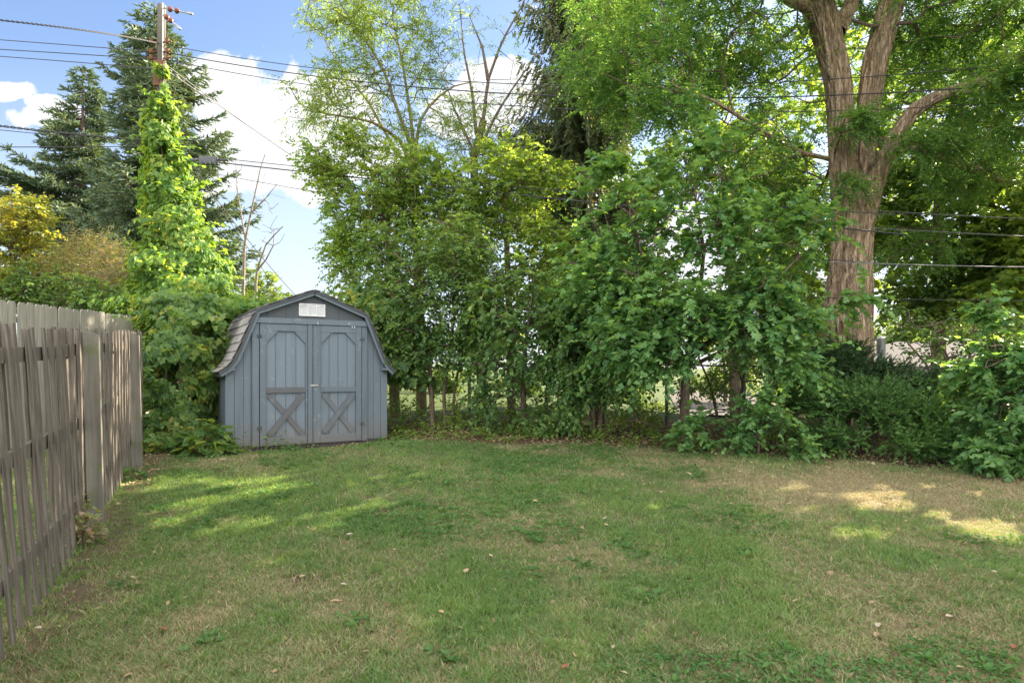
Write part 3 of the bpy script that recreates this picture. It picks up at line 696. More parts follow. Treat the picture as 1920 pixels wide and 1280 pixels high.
    for h in (.85, 1.5, 2.25):
        q0, q1 = A_ + nrm * .03, B_ + nrm * .03; mb = MB()
        V = [(q0[0], q0[1], h), (q1[0], q1[1], h), (q1[0] + nrm[0] * .04, q1[1] + nrm[1] * .04, h), (q0[0] + nrm[0] * .04, q0[1] + nrm[1] * .04, h)]
        V = [np.array(v_) - b1 for v_ in V]; V = V + [v_ + np.array([0, 0, .08]) for v_ in V]
        mb.add(V, [[3, 2, 1, 0], [4, 5, 6, 7], [0, 1, 5, 4], [1, 2, 6, 5], [2, 3, 7, 6], [3, 0, 4, 7]]); mb.build('rail', M['board'], rt)
    # wire fence behind the hedge
    fp = [(700, 11.9), (880, 11.6), (1118, 11.2), (1250, 11.0), (1395, 10.7), (1655, 10.2), (1900, 9.8)]
    q = [gp(a, y) for a, y in fp]
    rt = thing('wire_fence', 'grey metal posts of the wire fence running behind the hedge', 'fence', None, tuple(q[0]))
    for k, p in enumerate(q):
        mb = MB(); h = 1.12 if k != 5 else 1.5; r_ = .03 if k != 5 else .042
        mb.tube([(0, 0, -.05), (0, 0, h), (0, 0, h + .02)], [r_, r_, r_ * .6], 10); mb.build('post', M['galv'], rt, tuple(p - q[0]), True)
    for h in (.35, .7, 1.08):
        mb = MB(); mb.tube([p - q[0] + [0, 0, h] for p in q], .016 if h > 1 else .004, 6); mb.build('rail', M['galv'], rt, None, True)
make_fences()

# ------------------------------------------------------------------ utility pole, cables
PB = gp(303, 14.0)
def make_pole():
    root = thing('utility_pole', 'tall weathered wooden utility pole with vine climbing up it', 'utility pole', None, tuple(PB))
    top = P(304, 10, 14.0); mb = MB(); zs = np.linspace(-.2, top[2] - PB[2], 14)
    mb.tube([(0, 0, z) for z in zs], np.linspace(.15, .082, 14), 14); mb.build('shaft', M['pole'], root, None, True)
    mb = MB(); mb.box(-.02, .02, .1, .14, zs[-1] - 1.0, zs[-1] + .06); mb.tube([(.07, -.09, zs[-1]), (.07, -.09, zs[-1] - 2.6)], .012, 6); mb.build('ground_wire', M['metal'], root)
    H = zs[-1]
    for (y0, dx, dz, n) in ((18, .62, -.18, 3), (30, .36, -.33, 3)):
        z = (P(0, y0, 14)[2] - PB[2]); a = np.array([.08, -.06, z]); b = a + np.array([dx, -.1, dz]); mb = MB(); mb.tube([a, a + (b - a) * .5, b], .014, 6)
        o = mb.build('insulator_arm', M['metal'], root, None, True)
        for k in range(n):
            c = a + (b - a) * (.28 + k * .26); d = unit((b - a)[None])[0]; mb = MB()
            if k < 2: mb.tube([c - d * .05, c - d * .035, c, c + d * .03, c + d * .04], [.025, .066, .055, .025, .018], 12)
            else: mb.tube([c, c + d * .16, c + d * .2], [.02, .03, .02], 8)
            mb.build('insulator', M['insul'] if k < 2 else M['metal'], o, None, True)
    for s in (-1, 1):
        for k, yy_ in enumerate((82, 100, 112)):
            z = P(0, yy_, 14)[2] - PB[2]; mb = MB(); mb.tube([(s * .06, -.06, z), (s * .26, -.1, z)], .016, 6); mb.tube([(s * .17, -.09, z - .05), (s * .17, -.09, z - .02), (s * .17, -.09, z + .02), (s * .17, -.09, z + .05)], [.03, .05, .03, .05], 10)
            mb.build('wire_bracket', M['rust'], root, None, True)
    mb = MB(); z = P(0, 118, 14)[2] - PB[2]; mb.box(-.11, .11, -.14, -.09, z - .55, z); mb.build('bracket_plate', M['rust'], root)
make_pole()
def wire(name, label, pts, r=.01, m='wire', n=40, twist=0, cat='cable', group='overhead cables'):
    p = [P(*q) for q in pts]; s = np.linspace(0, 1, n)
    if len(p) == 2: A = p[0][None] * (1 - s[:, None]) + p[1][None] * s[:, None]; A[:, 2] -= .12 * 4 * s * (1 - s) * .5
    else:
        tm = np.linalg.norm(p[1][:2] - p[0][:2]) / (np.linalg.norm(p[1][:2] - p[0][:2]) + np.linalg.norm(p[2][:2] - p[1][:2]))
        l0 = (s - tm) * (s - 1) / (tm); l1 = s * (s - 1) / (tm * (tm - 1)); l2 = s * (s - tm) / (1 - tm)
        A = l0[:, None] * p[0] + l1[:, None] * p[1] + l2[:, None] * p[2]
    b = A[0].copy(); mb = MB(); A = A - b
    if twist:
        nn = n * 6; sA = np.linspace(0, 1, nn); AA = np.stack([np.interp(sA, s, A[:, k]) for k in range(3)], -1)
        for k in range(2):
            ph = sA * twist * 6.28 + k * 3.14; mb.tube(AA + np.stack([0 * ph, np.cos(ph), np.sin(ph)], -1) * r * 1.3, r, 4, caps=False)
    else: mb.tube(A, r, 5, caps=False)
    o = mb.build(name, M[m], None, tuple(b), True); tag(o, label, cat, group)
wire('overhead_cable', 'twisted service cable at the upper left running to the pole', [(-200, 18, 9.5), (0, 38, 10.3), (298, 82, 13.9)], .008, twist=34)
wire('overhead_cable', 'topmost straight cable left of the pole, below the twisted one', [(-200, 60, 16), (0, 75, 15.5), (300, 98, 14)], .010)
wire('overhead_cable', 'middle straight cable of three left of the pole', [(-200, 82, 16), (0, 93, 15.5), (298, 112, 14)], .011)
wire('overhead_cable', 'lowest straight cable of three left of the pole', [(-200, 92, 16), (0, 106, 15.5), (298, 130, 14)], .010)
wire('overhead_cable', 'topmost of three long cables crossing before the big tree trunk', [(308, 84, 14), (1100, 161, 12), (2200, 84, 9.6)], .0085)
wire('overhead_cable', 'middle of three long cables crossing before the big tree trunk', [(308, 98, 14), (1100, 182, 12), (2200, 132, 9.6)], .012)
wire('overhead_cable', 'lowest of three long cables crossing before the big tree trunk', [(308, 112, 14), (1100, 206, 12), (2200, 168, 9.6)], .0085)
wire('service_drop', 'upper thin line slanting from the pole down towards the shed', [(312, 122, 14), (545, 290, 20), (760, 420, 28)], .010, 'greywire')
wire('service_drop', 'lower thin line slanting from the pole down towards the shed', [(312, 132, 14), (500, 260, 20), (700, 400, 28)], .010, 'greywire')
wire('guy_wire', 'upper guy wire running down steeply behind the shed', [(312, 235, 14), (430, 405, 15.5), (560, 560, 17)], .010, 'wire')
wire('guy_wire', 'lower guy wire running down steeply behind the shed', [(312, 250, 14), (420, 400, 15.5), (520, 545, 17)], .008, 'wire')
wire('telephone_cable', 'upper of the lower cables right of the terminal box', [(330, 288, 13.9), (700, 326, 12.7), (1700, 404, 9.9)], .008)
wire('telephone_cable', 'lower thick cable passing through the grey terminal box', [(330, 296, 13.9), (640, 330, 12.9), (1700, 440, 9.9)], .013)
wire('telephone_cable', 'thin cable sagging below the terminal box', [(330, 312, 13.9), (640, 368, 12.9), (1700, 500, 9.9)], .006)
wire('telephone_cable', 'white edged cable right of the big trunk, upper one', [(1500, 386, 12.5), (1640, 395, 12), (2100, 418, 10.8)], .009, 'greywire')
wire('telephone_cable', 'white edged cable right of the big trunk, lower one', [(1500, 420, 12.5), (1640, 428, 12), (2100, 452, 10.8)], .009, 'greywire')
wire('telephone_cable', 'low thin dark cable crossing the base of the big trunk, lower one', [(1380, 552, 10.2), (1640, 560, 9.6), (2100, 562, 9.0)], .006)
wire('telephone_cable', 'low thin grey cable crossing the big trunk, upper one', [(1400, 484, 10.2), (1640, 494, 9.6), (2100, 502, 9.0)], .006, 'greywire')
wire('telephone_cable', 'upper of two low cables left of the pole before the spruces', [(-200, 208, 13), (0, 236, 13.3), (300, 266, 14)], .012, twist=20)
wire('telephone_cable', 'second low cable left of the pole before the spruces', [(-200, 222, 13), (0, 244, 13.3), (300, 270, 14)], .008)
wire('telephone_cable', 'lowest nearly level cable left of the pole before the spruces', [(-200, 275, 13), (0, 276, 13.3), (300, 274, 14)], .010)
def make_terminal():
    c = P(392, 300, 13.7); mb = MB(); mb.box(-.21, .19, -.06, .06, -.10, .07, bev=.02)
    root = mb.build('terminal_box', M['boxgrey'], None, tuple(c)); tag(root, 'dark grey cable terminal box hanging beside the vine covered pole', 'terminal box')
    mb = MB(); mb.tube([(-.55, .02, .0), (-.22, 0, 0)], .035, 8); mb.tube([(.2, 0, 0), (.42, -.02, -.01)], .028, 8); mb.build('cable_sleeve', M['boxgrey'], root, None, True)
    mb = MB()
    for x in (-.15, -.05, .05, .14): mb.box(x, x + .03, -.075, -.061, -.12, -.03)
    mb.build('connector', M['boxgrey'], root)
make_terminal()

# ------------------------------------------------------------------ neighbour house and paving
def make_house():
    x0, x1, y0, y1, ze = 11.9, 22.5, 21.8, 29.0, 1.60; zb = -.9
    root = thing('house', 'low neighbouring house with pale hipped roof seen right of the big trunk', 'house', None, (x0, y0, zb))
    h = ze - zb; Wd, Dp = x1 - x0, y1 - y0; mb = MB()
    for i in range(14):
        z0 = i * h / 14; mb.box(.35, Wd - .35, .35 - .0, .39, z0 + .006, z0 + h / 14 - .006)
    mb.box(.37, Wd - .37, .36, Dp - .35, 0, h - .01); mb.build('wall', simple('house_siding', (.24, .20, .17), .8), root)
    mb = MB(); hr = 1.05; a = 3.4
    V = [(0, 0, h), (Wd, 0, h), (Wd, Dp, h), (0, Dp, h), (a, Dp / 2, h + hr), (Wd - a, Dp / 2, h + hr)]
    mb.add(V, [[0, 1, 5, 4], [1, 2, 5], [2, 3, 4, 5], [3, 0, 4], [3, 2, 1, 0]]); rf = mb.build('roof', simple('house_shingle', (.10, .092, .09), .95, 0, .3, 6, .05), root)
    mb = MB()
    mb.box(-.04, Wd + .04, -.05, -.005, h - .14, h + .02); mb.box(-.05, -.005, 0.0, Dp, h - .14, h + .02); mb.build('gutter', simple('gutter_brown', (.12, .10, .09)), root)
    mb = MB(); mb.tube([(1.9, 2.2, h + .4), (1.9, 2.2, h + 1.05), (1.9, 2.2, h + 1.06), (1.9, 2.2, h + 1.18)], [.12, .12, .17, .17], 12); mb.build('flue_pipe', M['metal'], rf, None, True)
    fr = simple('window_white', (.7, .7, .68)); gl = simple('window_glass', (.05, .06, .07), .1)
    for wx in (2.2, 5.2, 8.0):
        mb = MB()
        for b_ in ((wx, wx + 1.2, .30, .345, h - 1.35, h - 1.27), (wx, wx + 1.2, .30, .345, h - .45, h - .37), (wx, wx + .07, .301, .345, h - 1.269, h - .451), (wx + 1.13, wx + 1.2, .301, .345, h - 1.269, h - .451)): mb.box(*b_)
        w = mb.build('window', fr, root); mb = MB(); mb.box(wx + .071, wx + 1.129, .325, .34, h - 1.268, h - .452); mb.build('pane', gl, w)
    # concrete drive behind the hedge
    xs = np.linspace(4.2, 11.2, 30); ys = np.linspace(13.6, 60, 60); X, Y = np.meshgrid(xs, ys); X = X + (Y - 13) * .22
    Z = G(X, Y) + .05; n = 30; i = (np.arange(59)[:, None] * n + np.arange(29)[None]).ravel(); Fq = np.stack([i, i + 1, i + n + 1, i + n], -1)
    tag(link('driveway', raw_mesh('driveway', np.stack([X, Y, Z], -1).reshape(-1, 3), Fq.ravel(), np.full(len(Fq), 4), M['concrete'])), kind='structure')
make_house()

# ------------------------------------------------------------------ conifers
def conifer(name, label, px, Y, top, bot, prof, lm, bm, seed, nb=170, droop=.25, hang=0.0, tw=.13, nd=.11, dens=1.0, r0=.16, tip_up=.25, gap=0.0, cat='conifer', base_py=None):
    rr = np.random.default_rng(seed); base = gp(px, Y); root = thing(name, label, cat, None, tuple(base)); zt = P(px, top, Y)[2]; zb = P(px, bot, Y)[2]
    mb = MB(); zs = np.linspace(-.1, zt - base[2], 12); mb.tube([(0, 0, z) for z in zs], np.linspace(r0, .015, 12), 9)
    pos, dr = [], []; pys = [p[0] for p in prof]
    for i in range(nb):
        f = (i + rr.random()) / nb; z = zt - (zt - zb) * f ** .9; py = HOR - (z - CAM_Z) / Y * F; ph = rr.random() * 6.283
        lf = np.interp(py, pys, [p[1] for p in prof]) / F * Y; rt = np.interp(py, pys, [p[2] for p in prof]) / F * Y
        Lb = (lf if math.cos(ph) < 0 else rt) * (.62 + .5 * rr.random()) + .08
        if rr.random() < gap: Lb *= .45
        d = np.array([math.cos(ph), math.sin(ph), 0]); n = max(5, int(Lb / .22)); s = np.linspace(0, 1, n)
        path = np.array([0, 0, z - base[2]]) + d[None] * (s * Lb)[:, None]; path[:, 2] += Lb * (-droop * np.sin(s * 2.4) + tip_up * s ** 2.2)
        mb.tube(path, np.linspace(.012 + .012 * Lb, .005, n), 4, caps=False)
        side = np.array([-d[1], d[0], 0]); m = max(3, int(Lb / tw * 2))
        for j in range(m):
            sj = .12 + .88 * (j + rr.random()) / m; p0 = np.array([np.interp(sj, s, path[:, k]) for k in range(3)]); sg = 1 if j % 2 else -1
            tl = (.14 + .42 * Lb * (1 - sj) * .62 + .12 * rr.random()) * (1 if rr.random() > .1 else .5)
            tl = min(tl, .75); td = unit((d * .75 + side * sg * rr.uniform(.4, 1.1) + np.array([0, 0, rr.uniform(-.25, .25) - hang]))[None])[0]
            q = max(3, int(tl / .032 * dens)); ff = (np.arange(q) + rr.random(q)) / q
            pp = p0 + td * (ff * tl)[:, None]; pp[:, 2] -= (hang * .5 + .12) * tl * ff ** 2
            pos.append(pp); dr.append(td + rr.normal(0, .42, (q, 3)))
        q = 6; pos.append(path[-1] + rr.normal(0, .03, (q, 3))); dr.append(d + rr.normal(0, .4, (q, 3)))
    q = 14; pos.append(np.stack([np.zeros(q), np.zeros(q), zt - base[2] - np.linspace(0, .5, q)], -1)); dr.append(rr.normal(0, .5, (q, 3)) + [0, 0, .8])
    pos = np.concatenate(pos); dr = np.concatenate(dr); k = pos[:, 2] > .2; pos, dr = pos[k], dr[k]; kk = cull(pos + base); pos, dr = pos[kk], dr[kk]
    mb.build('trunk', bm, root, None, True)
    leaf_mesh('crown', pos, dr, rr.normal(size=pos.shape), rr.uniform(.75, 1.25, len(pos)) * nd, T_ND, lm, root, False)
    return root
conifer('spruce_tree', 'thin open spruce with bare brown trunk at the left', 155, 22, 128, 560, [(120, 2, 2), (170, 26, 26), (210, 46, 42), (260, 66, 48), (300, 105, 52), (340, 160, 90), (400, 155, 110), (560, 150, 130)], L['spruce'], B['brown'], 3, nb=230, droop=.14, dens=1.15, r0=.2, gap=.2, nd=.15, tip_up=.12)
conifer('spruce_tree', 'dense dark spruce standing directly behind the utility pole', 290, 19, 16, 600, [(10, 4, 4), (60, 42, 30), (120, 66, 72), (200, 80, 112), (280, 86, 122), (360, 92, 150), (430, 100, 165), (520, 130, 190), (620, 130, 195)], L['spruce'], B['brown'], 4, nb=340, droop=.16, dens=1.25, r0=.22, nd=.135)
conifer('spruce_tree', 'shorter dark spruce between the open spruce and the pole', 215, 20.5, 340, 620, [(340, 2, 2), (350, 8, 8), (370, 25, 30), (430, 90, 80), (560, 110, 90)], L['spruce'], B['brown'], 14, nb=190, droop=.14, dens=1.1, nd=.14)
conifer('spruce_tree', 'drooping spruce with hanging twigs in the middle of the photo', 1105, 16.5, -420, 640, [(-420, 2, 2), (-200, 60, 60), (0, 105, 110), (120, 130, 120), (220, 165, 120), (330, 185, 120), (450, 120, 120), (640, 110, 120)], L['spruce2'], B['brown'], 6, nb=340, droop=.10, hang=1.1, dens=1.5, r0=.22, gap=.08, nd=.13)

# ------------------------------------------------------------------ the big tree
def make_big():
    Y = 11.5; base = gp(1590, Y); root = thing('locust_tree', 'huge rough barked tree with forked trunk at the right', 'tree', None, tuple(base))
    def bole(name, pts, rad, seed, parent, k=54, flare=0):
        pts = np.array(pts); rad = np.array(rad); seg = np.linalg.norm(np.diff(pts, axis=0), axis=1); cum = np.concatenate([[0], np.cumsum(seg)])
        n = int(cum[-1] / .032); r = None; rad = rad * .84; s = np.linspace(0, cum[-1], n); A = np.stack([np.interp(s, cum, pts[:, c]) for c in range(3)], -1); r = np.interp(s, cum, rad)
        ker = np.ones(9) / 9; Ap = np.pad(A, ((4, 4), (0, 0)), mode='edge'); A2 = np.stack([np.convolve(Ap[:, c], ker, 'valid') for c in range(3)], -1); A = np.where((s < .3)[:, None], A, A2)
        T = unit(np.gradient(A, axis=0)); U = unit(np.cross(T, [0, 1, 0.01])); Vv = np.cross(T, U); an = np.arange(k) / k * 6.2832
        ca, sa = np.cos(an), np.sin(an); q = np.stack([np.broadcast_to(ca, (n, k)) * 8 * np.minimum(1, r[:, None] + .15), np.broadcast_to(sa, (n, k)) * 8 * np.minimum(1, r[:, None] + .15), np.broadcast_to((s * 1.0)[:, None], (n, k))], -1)
        q = q + (fbm(q * .6, seed + 9, 2)[..., None] - .5) * 1.6
        rid = 1 - np.abs(fbm(q * 1.5, seed, 4) - .5) * 10; rid = np.clip(rid, -1, 1); big = fbm(q * .35, seed + 4, 2) - .5
        fur = np.clip(rid, 0, 1); lumps = fbm(q * np.array([.5, .5, .22]), seed + 20, 2) - .5
        rr_ = r[:, None] * (1 + .20 * big + .30 * lumps) - .052 * fur * np.minimum(1, r[:, None] / .3) + .012
        V = A[:, None] + rr_[..., None] * (ca[None, :, None] * U[:, None] + sa[None, :, None] * Vv[:, None])
        i = np.arange(n - 1)[:, None] * k; j = np.arange(k)[None]; Fq = np.stack([i + j, i + (j + 1) % k, i + k + (j + 1) % k, i + k + j], -1).reshape(-1, 4)
        V = V.reshape(-1, 3) - base
        me = raw_mesh(name, V, Fq.ravel(), np.full(len(Fq), 4), B['big'], smooth=True); at = me.attributes.new('furrow', 'FLOAT', 'POINT'); at.data.foreach_set('value', fur.ravel().astype(np.float32))
        return link(name, me, parent)
    p = lambda x, y, dy=0: P(x, y, Y + dy)
    tr = bole('trunk', [base + [0, 0, -.3], p(1588, 700), p(1588, 600), p(1592, 540), p(1596, 470), p(1602, 400), p(1604, 330)], [.66, .52, .50, .47, .41, .41, .28], 1, root, 120)
    left = [p(1592, 450, .05), p(1583, 340, .0), p(1577, 250, -.05), p(1572, 160, 0), p(1553, 70, .05), p(1529, -10, .1), p(1515, -150, .2), p(1480, -300, .5)]
    right = [p(1608, 450, .15), p(1618, 330, .15), p(1624, 220, .2), p(1640, 120, .25), p(1668, 20, .3), p(1688, -50, .3), p(1720, -180, .4), p(1760, -330, .6)]
    limb = [p(1618, 420, -.05), p(1645, 325, -.1), p(1682, 250, -.15), p(1712, 208, -.2), p(1755, 182, -.3), p(1830, 160, -.5), p(1900, 130, -.7), p(1990, 60, -.9)]
    bole('limb', left, [.30, .28, .26, .25, .27, .31, .30, .22], 2, root, 80); bole('limb', right, [.20, .22, .22, .24, .25, .25, .2, .15], 3, root, 70)
    bole('limb', limb, [.20, .17, .14, .13, .115, .10, .09, .06], 4, root, 40)
    b2 = [p(1570, 60, .1), p(1590, 20, .4), p(1620, -60, .8), p(1630, -200, 1.2)]; bole('limb', b2, [.16, .14, .12, .08], 5, root, 24)
    w1 = [p(1560, 300, 0), p(1500, 285, -.3), p(1420, 240, -.7), p(1340, 190, -1.2), p(1260, 160, -1.7)]; bole('limb', w1, [.032, .03, .026, .02, .012], 6, root, 12)
    w2 = [p(1620, 260, .4), p(1760, 290, 1.2), p(1880, 340, 2.0), p(2000, 380, 2.6)]; bole('limb', w2, [.12, .10, .08, .05], 7, root, 20)
    w3 = [p(1545, 30, .2), p(1480, 0, -.2), p(1380, -60, -.6), p(1250, -120, -1.0)]; bole('limb', w3, [.14, .11, .08, .05], 8, root, 20)
    rr = np.random.default_rng(31)
    cl = [E(1300, 60, 11, 170, 110, 1.6, 190), E(1180, 130, 10.4, 130, 80, 1.3, 130), E(1420, 150, 12.2, 150, 110, 1.3, 170), E(1420, 330, 12.5, 120, 90, 1.0, 90), E(1440, 250, 10.6, 90, 36, .5, 40), E(1500, -60, 11, 260, 120, 2.5, 150),
          E(1780, 60, 12.2, 190, 110, 1.6, 230), E(1820, 200, 11.6, 150, 70, 1.5, 90), E(1850, 320, 12.8, 140, 70, 1.0, 70), E(1650, 60, 13.6, 120, 120, .8, 90), E(1250, -80, 10, 220, 100, 2, 110),
          E(1950, -40, 11, 200, 150, 2.5, 140), E(1740, 270, 10.6, 90, 22, .5, 34), E(1610, 230, 10.7, 42, 30, .35, 20), E(1590, 345, 10.9, 45, 14, .3, 12), E(1920, 230, 9.8, 70, 44, .7, 40), E(1890, 140, 9.8, 60, 34, .6, 36), E(1240, 190, 9.6, 90, 40, .7, 50),
          E(1500, 380, 12.6, 70, 120, .8, 60), E(1720, 470, 13.2, 90, 60, .6, 40), E(1640, -260, 11.5, 420, 170, 3.5, 330), E(1150, 20, 12.5, 70, 60, .8, 40)]
    cl.append((np.array([9.0, 13.3, 10.3]), np.array([1.9, 1.3, 1.1]), 130)); cl.append((np.array([7.4, 12.6, 10.2]), np.array([1.6, 1.2, .9]), 80))  # clumps above the frame, added to block sun streaks on the near lawn
    tg = clump_targets(cl, rr)
    keep = ~((np.abs(tg[:, 0] / tg[:, 1] * F + 960 - 1600) < 75) & (tg[:, 1] < 11.4) & (tg[:, 2] > 1.6 + 2.2) & (tg[:, 2] < 8) & (rr.random(len(tg)) < .93) & ~((np.abs(tg[:, 2] - P(0, 230, 10.7)[2]) < .35) | (np.abs(tg[:, 2] - P(0, 345, 10.9)[2]) < .2)))
    tg = tg[keep]
    A, par, r, nt, td = grow([(left, .05, .05), (right, .05, .05), (limb, .05, .04), (b2, .05, .04), (w1, .05, .02), (w2, .05, .02), (w3, .05, .03)], tg, .4, .07, -.02, 8, .007, .38)
    for i in range(nt): r[i] = .02
    branch_mesh('branches', A - base, par, r, nt, B['brown'], root)
    dirs = unit(td + rr.normal(0, .3, td.shape))
    ps, dr, nr, sz = shoots(tg, dirs, rr, per=8, Ls=(.22, .5), k=19, ls=(.055, .085), spread=1.0, up=-.05, droop=.35, lside=1.0, ldown=.12, nj=.45)
    k = cull(ps); leaf_mesh('crown', ps[k] - base, dr[k], nr[k], sz[k], T_LF, L['locust'], root, False)
make_big()

# ------------------------------------------------------------------ leafy trees
def stem(px0, Y0, pts, bury=.1):
    return [gp(px0, Y0, -bury)] + [P(*q) for q in pts]
# tall willow-like tree left of centre
tk = [stem(790, 14, [(785, 560, 14), (778, 330, 14), (776, 280, 14)])]
br = [[(776, 290, 14), (750, 220, 13.8), (715, 120, 13.6), (680, 70, 13.4), (640, 10, 13.2)], [(776, 280, 14), (770, 220, 14.2), (755, 120, 14.3), (735, 30, 14.4)], [(776, 290, 14), (790, 215, 14), (840, 165, 14), (880, 155, 14.2)],
      [(778, 320, 14), (745, 255, 13.7), (690, 225, 13.4), (620, 215, 13.2), (570, 205, 13)], [(778, 330, 14), (740, 280, 14.3), (690, 190, 14.6), (640, 130, 14.8), (600, 60, 15)]]
tr = [(tk[0], .13, .085)] + [([P(*q) for q in b], .048, .012) for b in br]
plant('willow_tree', 'tall airy tree with slim pale green leaves left of the middle', 'tree', gp(790, 14), tr,
      [E(640, 40, 13.4, 85, 50, .8, 90), E(740, 30, 14.2, 90, 55, .8, 110), E(600, 170, 13.2, 60, 45, .7, 55), E(690, 130, 13.6, 90, 60, .8, 110), E(800, 120, 14.2, 60, 80, .8, 80), E(610, 225, 13.2, 70, 30, .7, 45), E(720, 230, 13.6, 90, 40, .8, 60), E(650, 30, 14.8, 90, 60, .7, 60), E(850, 230, 14, 70, 60, .7, 50)],
      L['willow'], B['olive'], T_SL, seed=11, sh=dict(per=3, Ls=(.2, .45), k=11, ls=(.07, .13), spread=.9, droop=.25, ldown=.4, lside=.7))
tk2 = stem(905, 15, [(895, 480, 15), (888, 300, 15), (905, 230, 15)])
br2 = [[(905, 230, 15), (915, 150, 15), (940, 80, 15), (985, 0, 15), (1000, -60, 15)], [(893, 250, 15), (885, 170, 15.2), (870, 100, 15.4), (862, 10, 15.5)], [(890, 300, 15), (930, 215, 14.8), (965, 160, 14.7), (1010, 100, 14.6)], [(915, 150, 15), (905, 90, 15), (880, 30, 15)], [(890, 290, 15), (850, 200, 15.3), (835, 150, 15.4)]]
plant('half_bare_tree', 'tall half bare tree with few leaves on upright brown branches', 'tree', gp(905, 15), [(tk2, .13, .09)] + [([P(*q) for q in b], .045, .010) for b in br2],
      [E(880, 70, 15.3, 50, 70, .5, 22), E(960, 100, 15, 50, 90, .4, 16), E(900, 210, 15, 70, 60, .7, 70), E(870, 290, 14.6, 80, 60, .8, 90), E(960, 290, 14.6, 60, 60, .8, 60), E(860, 20, 15.5, 20, 30, .4, 14)],
      L['lime'], B['brown'], T_SL, seed=12, sh=dict(per=2, Ls=(.2, .4), k=9, ls=(.07, .12), spread=.9, droop=.2))
plant('bushy_tree', 'bright yellow green bushy tree behind the right side of the shed', 'tree', gp(730, 13), [(stem(740, 13, [(735, 600, 13), (730, 480, 13), (725, 400, 13)]), .12, .05)],
      [E(660, 270, 13, 45, 35, .5, 50), E(700, 400, 13, 90, 90, .9, 260), E(650, 470, 12.6, 40, 60, .5, 80), E(770, 340, 12.8, 90, 80, .9, 210), E(620, 330, 12.8, 50, 40, .6, 60), E(840, 420, 12.8, 90, 100, .9, 230), E(680, 540, 12.6, 70, 60, .7, 90), E(590, 300, 12.6, 40, 30, .5, 28)],
      L['lime'], B['olive'], T_OV, seed=13, sh=dict(per=3, Ls=(.2, .42), k=11, ls=(.06, .10), spread=.9, droop=.25))
plant('leafy_tree', 'loose leafy tree behind the hedge, left of the drooping spruce', 'tree', gp(960, 12.6), [(stem(960, 12.6, [(955, 600, 12.6), (950, 450, 12.6), (945, 330, 12.6)]), .10, .04)],
      [E(930, 360, 12.6, 90, 100, .8, 200), E(1000, 470, 12.3, 80, 80, .7, 120), E(870, 480, 12.3, 70, 70, .7, 100), E(1010, 330, 12.6, 60, 60, .6, 70), E(980, 560, 12.2, 120, 50, .7, 90)],
      L['lime'], B['brown'], T_OV, seed=15, sh=dict(per=3, Ls=(.2, .42), k=10, ls=(.07, .11), spread=.9, droop=.3))
plant('leafy_tree', 'leafy tree whose crown fills the gap left of the big trunk', 'tree', gp(1380, 14.5), [(stem(1380, 14.5, [(1375, 560, 14.5), (1360, 380, 14.5), (1350, 250, 14.5)]), .14, .05)],
      [E(1350, 260, 14.5, 110, 90, 1, 120), E(1450, 400, 14.5, 90, 90, 1, 120), E(1250, 330, 14.5, 90, 70, 1, 80), E(1430, 560, 14, 110, 60, 1, 130), E(1300, 150, 14.8, 120, 60, 1, 60), E(1210, 560, 14.5, 90, 70, 1, 70)],
      L['lime'], B['brown'], T_OV, seed=16, sh=dict(per=3, Ls=(.25, .5), k=10, ls=(.09, .14), spread=.9, droop=.3))
for k, (px, Y, lab, cls, sd) in enumerate([
    (1760, 16, 'broad dark maple behind the big trunk, to its right', [E(1740, 440, 16, 110, 80, 1.3, 120), E(1830, 330, 16, 110, 100, 1.3, 170), E(1700, 330, 16.5, 80, 70, 1, 80), E(1860, 500, 15.6, 110, 70, 1.3, 160), E(1740, 160, 17, 130, 110, 1.5, 120), E(1740, 560, 15.6, 80, 50, .9, 80)], 21),
    (1980, 14, 'dark leafy tree at the far right edge of the photo', [E(1930, 420, 14, 90, 110, 1.2, 110), E(2020, 300, 14, 130, 120, 1.6, 90), E(1940, 130, 14.5, 110, 120, 1.4, 80), E(2080, 480, 13.5, 120, 120, 1.5, 120), E(1900, 560, 13.6, 60, 50, .8, 70)], 22),
    (1490, 18, 'pale green tree far behind the big trunk, to its left', [E(1480, 470, 18, 110, 100, 1.4, 130), E(1440, 300, 18, 110, 110, 1.4, 110), E(1540, 600, 17.5, 90, 50, 1, 90), E(1640, 420, 19, 90, 130, 1.2, 110), E(1560, 130, 19, 160, 100, 1.4, 90)], 23)]):
    plant('maple_tree', lab, 'tree', gp(px, Y), [(stem(px, Y, [(px, 520, Y), (px, 330, Y)]), .2, .1)], cls, L['lime'] if k != 0 else L['sap'], B['brown'], T_HE, seed=sd,
          sh=dict(per=3, Ls=(.3, .6), k=9, ls=(.12, .19), spread=1.0, droop=.25), step=.5, jit=.09)
plant('maple_tree', 'broad unseen maple added beyond the right edge to shade the lawn', 'tree', gp(2560, 7.5), [(stem(2560, 7.5, [(2560, 300, 7.5), (2560, 0, 7.5)]), .2, .1)],  # out of view, added with its clumps to keep sun off the near lawn
    [(np.array([10.2, 8.3, 5.5]), np.array([2.6, 2.8, 2.0]), 260), (np.array([8.9, 8.3, 6.0]), np.array([1.6, 1.3, 1.4]), 130), (np.array([10.3, 10.4, 7.6]), np.array([1.5, 1.4, 1.3]), 120), (np.array([10.8, 7.6, 9.0]), np.array([3.2, 3.4, 2.6]), 320), (np.array([11.5, 9.5, 12.5]), np.array([3, 3, 2.]), 160)],
    L['sap'], B['brown'], T_HE, seed=29, sh=dict(per=3, Ls=(.3, .6), k=9, ls=(.13, .2), spread=1.0, droop=.25), step=.6, jit=.09)
